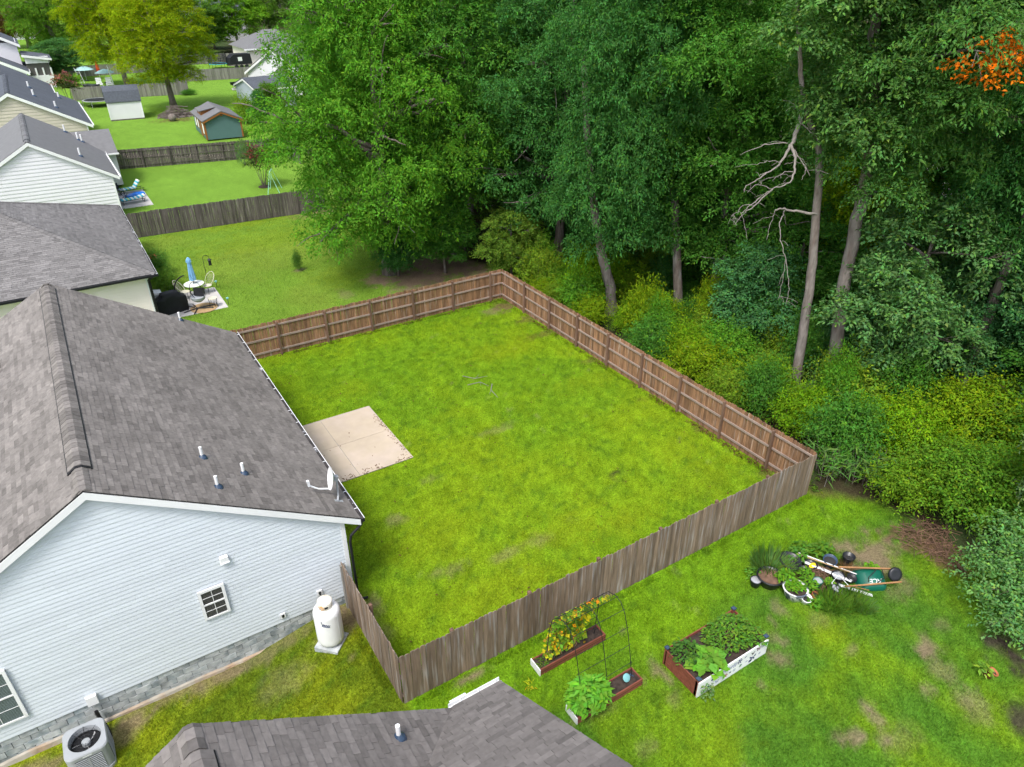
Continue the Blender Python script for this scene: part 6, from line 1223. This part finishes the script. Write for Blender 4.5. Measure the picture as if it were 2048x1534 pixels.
myrtle('wide crape myrtle with pink blossom between the slate roofed house and the grey fence', (4.6, 123.0, 0), 1.45, (.075, .11, .03), (.42, .15, .15), 98)
rk = MB().lathe([(.5, 0), (.52, .06), (.4, .10), (0, .1)], 20); o = rk.build('mulch_ring', 'soil'); o.location = (15.4, 65.4, 0); tag(o, 'dark mulch ring round the young crape myrtle', 'mulch')
wl2 = thing('willow_sapling', 'thin pale willow sapling in front of the dark fence', 'tree', (16.1, 74.6, 0)); rng = np.random.default_rng(99); n = 900; a = rng.uniform(0, 6.28, n); r = .75 * np.sqrt(rng.random(n)); z = 2.9 - 1.1 * r - rng.random(n) * 1.7
f = link('foliage', leaves_mesh('willow_leaves', np.c_[r * np.cos(a), r * np.sin(a), z], unit(np.c_[np.cos(a) * .2, np.sin(a) * .2, -np.ones(n)]), unit(np.c_[np.cos(a), np.sin(a), .3 * np.ones(n)]), rng.uniform(.18, .34, n), np.full(n, .04), leaf_cols(rng, n, np.ones(n), .1)), 'leaf', wl2); f.color = (.14, .25, .085, 1); MB().tube([(0, 0, 0), (.05, 0, 1.5), (0, .05, 2.8)], [.05, .035, .015], 7).build('trunk', 'bark', wl2)
# ------------------------------------------------------------------ sheds and the far yards
bs_ = thing('barn_shed', 'white barn shaped shed with dark gambrel roof beside the round trampoline', 'shed', (9.9, 109.5, 0), rad(-3))
gp = [(-2.05, 2.15), (-1.55, 3.35), (0, 3.85), (1.55, 3.35), (2.05, 2.15)]
MB().extrude([(-1.95, -1.9, .15), (-1.95, -1.9, 2.2), (-1.5, -1.9, 3.3), (0, -1.9, 3.75), (1.5, -1.9, 3.3), (1.95, -1.9, 2.2), (1.95, -1.9, .15)], (0, 3.8, 0)).build('wall', 'siding_white', bs_).rotation_euler = (0, 0, rad(90))
for i in range(4):
    a, b_ = gp[i], gp[i + 1]; mb = MB(); mb.extrude([(a[0], -2.05, a[1]), (b_[0], -2.05, b_[1]), (b_[0], -2.05, b_[1] + .1), (a[0], -2.05, a[1] + .1)], (0, 4.1, 0)); mb.build('roof_panel', 'shingle_blue', bs_).rotation_euler = (0, 0, rad(90))
for x in (-1.9, 1.9): MB().box(x - .08, x + .08, -2.0, -1.955, .15, 2.2).build('corner_trim', 'white_trim', bs_)
MB().box(-1.95, 1.95, -1.97, 1.97, 0, .148).build('skid', 'wood_dark', bs_)
def trampoline(label, loc, R_, net, matc):
    t_ = thing('trampoline', label, 'trampoline', loc, 0, 'trampolines of the far yards'); MB().lathe([(0, .82), (R_ * .88, .82), (R_ * .88, .84), (0, .84)], 36).build('mat', 'black_cloth', t_); MB().lathe([(R_ * .88, .80), (R_ * 1.0, .80), (R_ * 1.0, .87), (R_ * .88, .87), (R_ * .88, .80)], 36).build('pad', matc, t_)
    for i in range(6):
        a = i * 1.047; MB().tube([(R_ * math.cos(a), R_ * math.sin(a), 0), (R_ * math.cos(a), R_ * math.sin(a), 2.6 if net else .8)], .035, 6).build('leg', 'dark_metal' if net else 'ac_case', t_)
    if net:
        mb = MB(); n_ = 40
        for i in range(n_): a = 2 * math.pi * i / n_; mb.tube([(R_ * .97 * math.cos(a), R_ * .97 * math.sin(a), .85), (R_ * .97 * math.cos(a), R_ * .97 * math.sin(a), 2.55)], .025, 4)
        for z in (1.2, 1.6, 2.0, 2.55): mb.tube([(R_ * .97 * math.cos(2 * math.pi * i / 36), R_ * .97 * math.sin(2 * math.pi * i / 36), z) for i in range(37)], .02, 4)
        mb.build('safety_net', 'trampoline_net', t_)
trampoline('round trampoline without net left of the white barn shed', (7.9, 121.5, 0), 2.0, False, 'ac_case'); trampoline('trampoline enclosed by a dark safety net near the far fence', (32.6, 158.5, 0), 1.7, True, 'stripe_aqua')
ts = thing('wooden_shed', 'teal shed with cedar trim, grey metal roof and a roof dormer', 'shed', (17.55, 91.8, 0), rad(-2)); hw_, hl = 1.95, 3.6
MB().extrude([(-hw_, -hl, .15), (hw_, -hl, .15), (hw_, -hl, 2.15), (0, -hl, 3.0), (-hw_, -hl, 2.15)], (0, 2 * hl, 0)).build('wall', 'teal_paint', ts)
for sg in (-1, 1): mb = MB(); mb.extrude([(0, -hl - .25, 3.05), (sg * (hw_ + .25), -hl - .25, 2.10), (sg * (hw_ + .25), -hl - .25, 2.18), (0, -hl - .25, 3.14)], (0, 2 * hl + .5, 0)); mb.build('roof_panel', 'roof_grey', ts); mb = MB(); mb.extrude([(0, -hl - .262, 3.0), (sg * (hw_ + .22), -hl - .262, 2.06), (sg * (hw_ + .22), -hl - .262, 1.90), (0, -hl - .262, 2.84)], (0, .06, 0)); mb.build('rake_board', 'cedar', ts)
for sg in (-1, 1): MB().box(sg * hw_ - .08, sg * hw_ + .08, -hl - .04, -hl + .10, .15, 2.1).build('corner_trim', 'cedar', ts)
MB().box(-.13, .13, -hl - .05, -hl + .01, 2.55, 2.75).build('gable_vent', 'cedar', ts)
MB().extrude([(-1.75, -1.0, 2.35), (-.25, -1.0, 3.05), (-1.65, -1.0, 2.85)], (0, 2.4, 0)).build('dormer', 'cedar', ts); MB().extrude([(-1.95, -1.2, 2.80), (-.1, -1.2, 3.12), (-.1, -1.2, 3.20), (-1.95, -1.2, 2.88)], (0, 2.8, 0)).build('dormer_roof', 'roof_grey', ts)
for (y0, y1, z0, z1, m_) in ((-3.0, -2.2, .7, 1.8, 'stripe_white'), (.2, .9, .9, 1.8, 'stripe_white'), (1.6, 2.3, .9, 1.8, 'stripe_white')):
    f_ = MB().box(-hw_ - .06, -hw_ - .003, y0 - .1, y1 + .1, z0 - .1, z1 + .1).build('window', 'cedar', ts); MB().box(-hw_ - .075, -hw_ - .062, y0, y1, z0, z1).build('pane', 'stripe_white', f_)
MB().box(-hw_ - .05, -hw_ - .003, -1.6, -.5, .2, 2.0).build('door', 'cedar', ts)
b2_ = thing('garden_shed', 'pale blue shed with navy roof and white framed window at the edge of the wood', 'shed', (27.6, 108.6, 0), rad(8))
MB().extrude([(-2.4, -3.4, .2), (-2.4, 3.4, .2), (-2.4, 3.4, 2.75), (-2.4, 0, 3.75), (-2.4, -3.4, 2.75)], (5.6, 0, 0)).build('wall', 'shed_blue', b2_)
for sg in (-1, 1): MB().extrude([(-2.6, 0, 3.85), (-2.6, sg * 3.65, 2.78), (-2.6, sg * 3.65, 2.88), (-2.6, 0, 3.97)], (6.0, 0, 0)).build('roof_panel', 'shingle_blue', b2_); MB().extrude([(-2.62, 0, 3.82), (-2.62, sg * 3.66, 2.75), (-2.62, sg * 3.66, 2.55), (-2.62, 0, 3.62)], (.1, 0, 0)).build('rake_board', 'white_trim', b2_)
MB().box(-2.48, -2.36, -3.5, -3.36, .2, 2.7).build('corner_trim', 'white_trim', b2_); MB().box(-2.6, 3.3, -3.72, -3.66, 2.6, 2.76).build('fascia', 'white_trim', b2_)
window(b2_, .2, 1.3, 1.1, 2.4, -3.4, 'glass_dark', fr=.16, grid=True)
fb = thing('fire_pit', 'black open kettle barrow beside the pale blue shed', 'fire pit', (28.5, 127.2, 0), rad(10)); MB().lathe([(.5, .55), (1.0, .8), (1.15, 1.15), (1.2, 1.15), (1.05, .8), (.5, .6)], 20, sy=.6).build('bowl', 'black', fb)
for x in (-.6, .6): MB().beam((x, 0, 0), (x, 0, .75), .12).build('leg', 'white_metal', fb)
MB().box(-.9, .9, -.3, .3, .02, .3).build('base', 'concrete_pale', fb)
ga = thing('garage', 'white sided garage with grey roof behind the pale blue shed', 'garage', (35.0, 120.6, 0), rad(-50)); MB().extrude([(-4.8, -3.5, 0), (-4.8, -3.5, 3.2), (0, -3.5, 6.2), (4.8, -3.5, 3.2), (4.8, -3.5, 0)], (0, 10, 0)).build('wall', 'siding_white', ga)
lay_boards(ga, [([Vector(p) for p in vs], fs) for vs, fs in boards(-3.5, (0, 6.0), lambda z: (-4.8 if z < 3.2 else -4.8 + (z - 3.2) * 1.6, 4.8 if z < 3.2 else 4.8 - (z - 3.2) * 1.6), .3)], 'siding_white', False)
for sg in (-1, 1): MB().extrude([(0, -3.8, 6.3), (sg * 5.2, -3.8, 3.05), (sg * 5.2, -3.8, 3.2), (0, -3.8, 6.5)], (0, 10.6, 0)).build('roof_panel', 'roof_grey', ga); MB().extrude([(0, -3.85, 6.3), (sg * 5.2, -3.85, 3.05), (sg * 5.2, -3.85, 2.75), (0, -3.85, 6.0)], (0, .12, 0)).build('rake_board', 'white_trim', ga)
MB().extrude([(.6, -3.6, 3.2), (1.8, -3.6, 4.2), (3.4, -3.6, 3.2)], (0, -1.2, 0)).build('canopy', 'roof_grey', ga)
window(ga, 0.2, 1.3, 1.2, 2.9, -3.5, 'glass_dark', fr=.18, grid=False)
ph = thing('house', 'beige house with grey hip roof behind the white garage', 'house', (45.0, 164.5, 0)); MB().box(-6, 8, -4, 8, 0, 3.0).build('wall', 'siding_cream', ph); mb = MB(); mb.add([(-6.6, -4.6, 3.0), (8.6, -4.6, 3.0), (8.6, 8.6, 3.0), (-6.6, 8.6, 3.0), (-.6, 2, 6.0), (2, 2, 6.0)], [(0, 1, 5, 4), (1, 2, 5), (2, 3, 4, 5), (3, 0, 4)]); mb.build('roof', 'roof_grey', ph); MB().box(-6.7, 8.7, -4.72, -4.61, 2.75, 3.02).build('gutter', 'white_trim', ph); MB().box(-6.1, -5.8, -4.15, -3.9, 0, 2.9).build('corner_trim', 'white_trim', ph)
ds_ = thing('utility_trailer', 'dark covered trailer parked next to the beige house', 'trailer', (36.4, 157.5, 0), rad(4)); mb = MB(); mb.extrude([(-2.2, -1.2, .7), (-2.0, -1.2, 1.9), (-1.2, -1.2, 2.5), (2.0, -1.2, 2.5), (2.2, -1.2, .7)], (0, 2.4, 0)); mb.build('cover', 'black_cloth', ds_); MB().box(-2.1, 2.1, -1.25, 1.25, .45, .69).build('bed', 'deadwood', ds_)
for x in (-1.0, 0, 1.0): MB().tube([(x, -1.3, .35), (x, -1.1, .35)], .35, 14).build('wheel', 'black_plastic', ds_)
MB().box(-.5, .3, -1.23, -1.203, 1.3, 2.0).build('patch', 'white_trim', ds_)
# parasols, chairs and odds and ends in the yard beyond
for lab, p, h_ in (('left aqua parasol in the yard beyond the grey fence', (9.0, 152.0, 0), 2.4), ('right aqua parasol standing beside the white pole', (11.7, 147.5, 0), 2.2)):
    u_ = thing('parasol', lab, 'parasol', p, 0, 'open aqua parasols'); MB().tube([(0, 0, 0), (0, 0, h_)], .04, 6).build('pole', 'white_metal', u_); MB().lathe([(1.55, h_ - .62), (.8, h_ - .22), (0, h_)], 8).build('canopy', 'aqua_canvas', u_); MB().lathe([(.4, 0), (.4, .08), (0, .1)], 12).build('base', 'dark_metal', u_)
def deck_chair(lab, p):
    c = thing('deck_chair', lab, 'chair', p, 0, 'white deck chairs beyond the grey fence')
    for i in range(4): MB().box(-.4, .4, -.5 + .22 * i, -.5 + .22 * i + .17, .4, .45).build('seat_slat', 'white_trim', c); mb = MB(mx=Matrix.Translation((0, .38, .42)) @ Matrix.Rotation(rad(-15), 4, 'X')); mb.box(-.4, .4, 0, .05, .1 + .24 * i, .29 + .24 * i); mb.build('back_slat', 'white_trim', c)
    for sx in (-.4, .4): MB().box(sx - .04, sx + .04, -.5, .45, 0, .6).build('side_frame', 'white_trim', c)
deck_chair('left white slatted deck chair beyond the grey fence', (10.1, 142.0, 0)); deck_chair('right white slatted deck chair beside the parasol pole', (11.5, 141.5, 0))
tag(MB().tube([(12.3, 143.8, 0), (12.0, 144, 3.0)], .08, 8).build('white_pole', 'white_trim'), 'leaning white pole beside the right aqua parasol', 'pole')
rb = thing('folded_parasol', 'folded red parasol behind the aqua ones', 'parasol', (11.3, 154.0, 0)); MB().tube([(0, 0, 0), (-.1, 0, 3.0)], .04, 6).build('pole', 'white_metal', rb); MB().lathe([(.32, .8), (.28, 1.6), (.12, 2.8), (0, 3.0)], 12).build('canopy', 'red_canvas', rb)
ld = thing('ladder', 'aluminium ladder leaning beside the lime fern', 'ladder', (7.6, 147.5, 0)); 
for sx in (-.25, .25): MB().tube([(sx + .5, -.6, 0), (sx, .2, 2.6)], .035, 6).build('rail', 'white_metal', ld)
for i in range(5): t = .15 + i * .18; MB().tube([(.25 - .5 * t, -.6 + .8 * t, 2.6 * t), (.75 - .5 * t, -.6 + .8 * t, 2.6 * t)], .025, 6).build('rung', 'white_metal', ld)
plant('lime green fern in a dark pot beside the ladder', (6.4, 146.5, .5), blades('fern', 101, 90, 2.0, 1.5, .28), (.16, .30, .03))
for i, (x, y, r) in enumerate(((5.6, 144.5, 1.1), (8.3, 142.5, .7), (9.2, 141.5, .9))):
    o = MB().lathe([(r * .8, 0), (r, .5), (r * .95, .55), (0, .5)], 18).build('black_planter', 'black_plastic', None, True); o.location = (x, y, 0); tag(o, ('large black planter below the lime fern', 'small black planter in front of the ladder', 'low black tub left of the deck chairs')[i], 'planter', 'black planters beyond the grey fence')
brush('heap of brown brush and roots at the foot of the olive yellow tree', (15.6, 106.8, 0), 2.0, 1.5, 300, 8, 'bark', 1.1, .7, (.6, 1.8), .04)
lg = MB(mx=Matrix.Rotation(rad(80), 4, 'X')); lg.lathe([(.40, -.5), (.45, .0), (.42, .5)], 14); o = lg.build('cut_log', 'bark_pale', None, True); o.location = (14.5, 103.8, .4); tag(o, 'pale sawn log lying in front of the brush heap', 'log')
g = random.Random(6); mb = MB(); PP = [(6.6 + 8.5 * t, 86.0 - 6.2 * t ** .8) for t in np.linspace(0, 1, 14)]
mb.add([(x, y - .8, .004) for x, y in PP] + [(x, y + .8, .004) for x, y in PP], [(i, i + 1, 15 + i, 14 + i) for i in range(13)]); pth = struct(mb.build('path', 'footing'))
for i in range(26):
    t = i / 25; x = 6.6 + 8.5 * t; y = 86.0 - 6.2 * t ** .8
    for j in range(2):
        k = g.randrange(5, 8); poly = [(.42 * g.uniform(.7, 1.1) * math.cos(2 * math.pi * a / k), .55 * g.uniform(.7, 1.1) * math.sin(2 * math.pi * a / k), 0) for a in range(k)]; mb = MB(); mb.extrude(poly, (0, 0, .05)); link('paving_stone', mb.mesh('paving_stone'), 'stone_path', pth, loc=(x + g.uniform(-.1, .1), y - .5 + j * 1.0 + g.uniform(-.1, .1), .006))
tree('mid2', (22.3, 90.5, 0), 'slim dark tree right of the teal shed', G3, (.42, .42, .6), 0, 'trees round the far yards'); tree('mid2', (24.8, 95.0, 0), 'bushy tree between the teal and the pale blue shed', (.06, .12, .02), (.7, .7, .62), 2, 'trees round the far yards'); tree(3, (22.0, 97.0, 0), 'loose weedy bush behind the teal shed', (.10, .17, .02), (1.4, 1.4, 1.9), 2, 'trees round the far yards', 'bush', cat='bush')
tree(1, (20.7, 125.7, 0), 'low bush at the end of the grey fence', G1, (1.0, .8, .5), 0, None, 'bush', cat='bush')
# houses at the very top
def far_house(label, loc, w, d, h, rh, wm, rm_, wins, rz=0):
    r = thing('house', label, 'house', loc, rz); MB().box(-w, w, -d, d, 0, h).build('wall', wm, r); mb = MB(); e = .5
    mb.extrude([(-w - e, -d - e, h), (-w - e, d + e, h), (-w - e, 0, h + rh)], (2 * w + 2 * e, 0, 0)); mb.build('roof', rm_, r); MB().box(-w - e, w + e, -d - e - .15, -d - e - .01, h - .3, h + .02).build('gutter', 'white_trim', r)
    for (x, z) in wins: f_ = MB().box(x - .65, x + .65, -d - .1, -d - .003, z - 1.1, z + 1.1).build('window', 'white_trim', r); MB().box(x - .48, x + .48, -d - .13, -d - .103, z + .05, z + .92).build('pane', 'glass_dark', f_); MB().box(x - .48, x + .48, -d - .13, -d - .103, z - .92, z - .05).build('pane', 'glass_dark', f_)
    return r
far_house('grey two storey house with slate roof and white windows at the top', (50.5, 226.0, 0), 5.5, 5, 7.4, 4, 'siding_grey', 'shingle_blue', ((-3.6, 5.9), (-.4, 5.9), (2.2, 5.9), (-3.6, 2.6), (-.4, 2.6)), rad(-14))
far_house('white gabled house left of the grey one at the top', (40.0, 236.0, 0), 5.0, 6, 6.5, 4, 'siding_white', 'shingle_blue', ((-2, 5), (2, 5)), rad(20))
far_house('pale house with a dark roof in the top left corner', (-1.5, 262.0, 0), 7, 6, 5.5, 4, 'siding_white', 'shingle_blue', ((4, 4.0), (0, 4.0)))
far_house('pale house glimpsed through the wood on the right', (66.0, 30.5, 0), 6, 4, 3.0, 2.2, 'siding_white', 'roof_grey', ((-3, 1.6), (2, 1.6)), rad(-60))
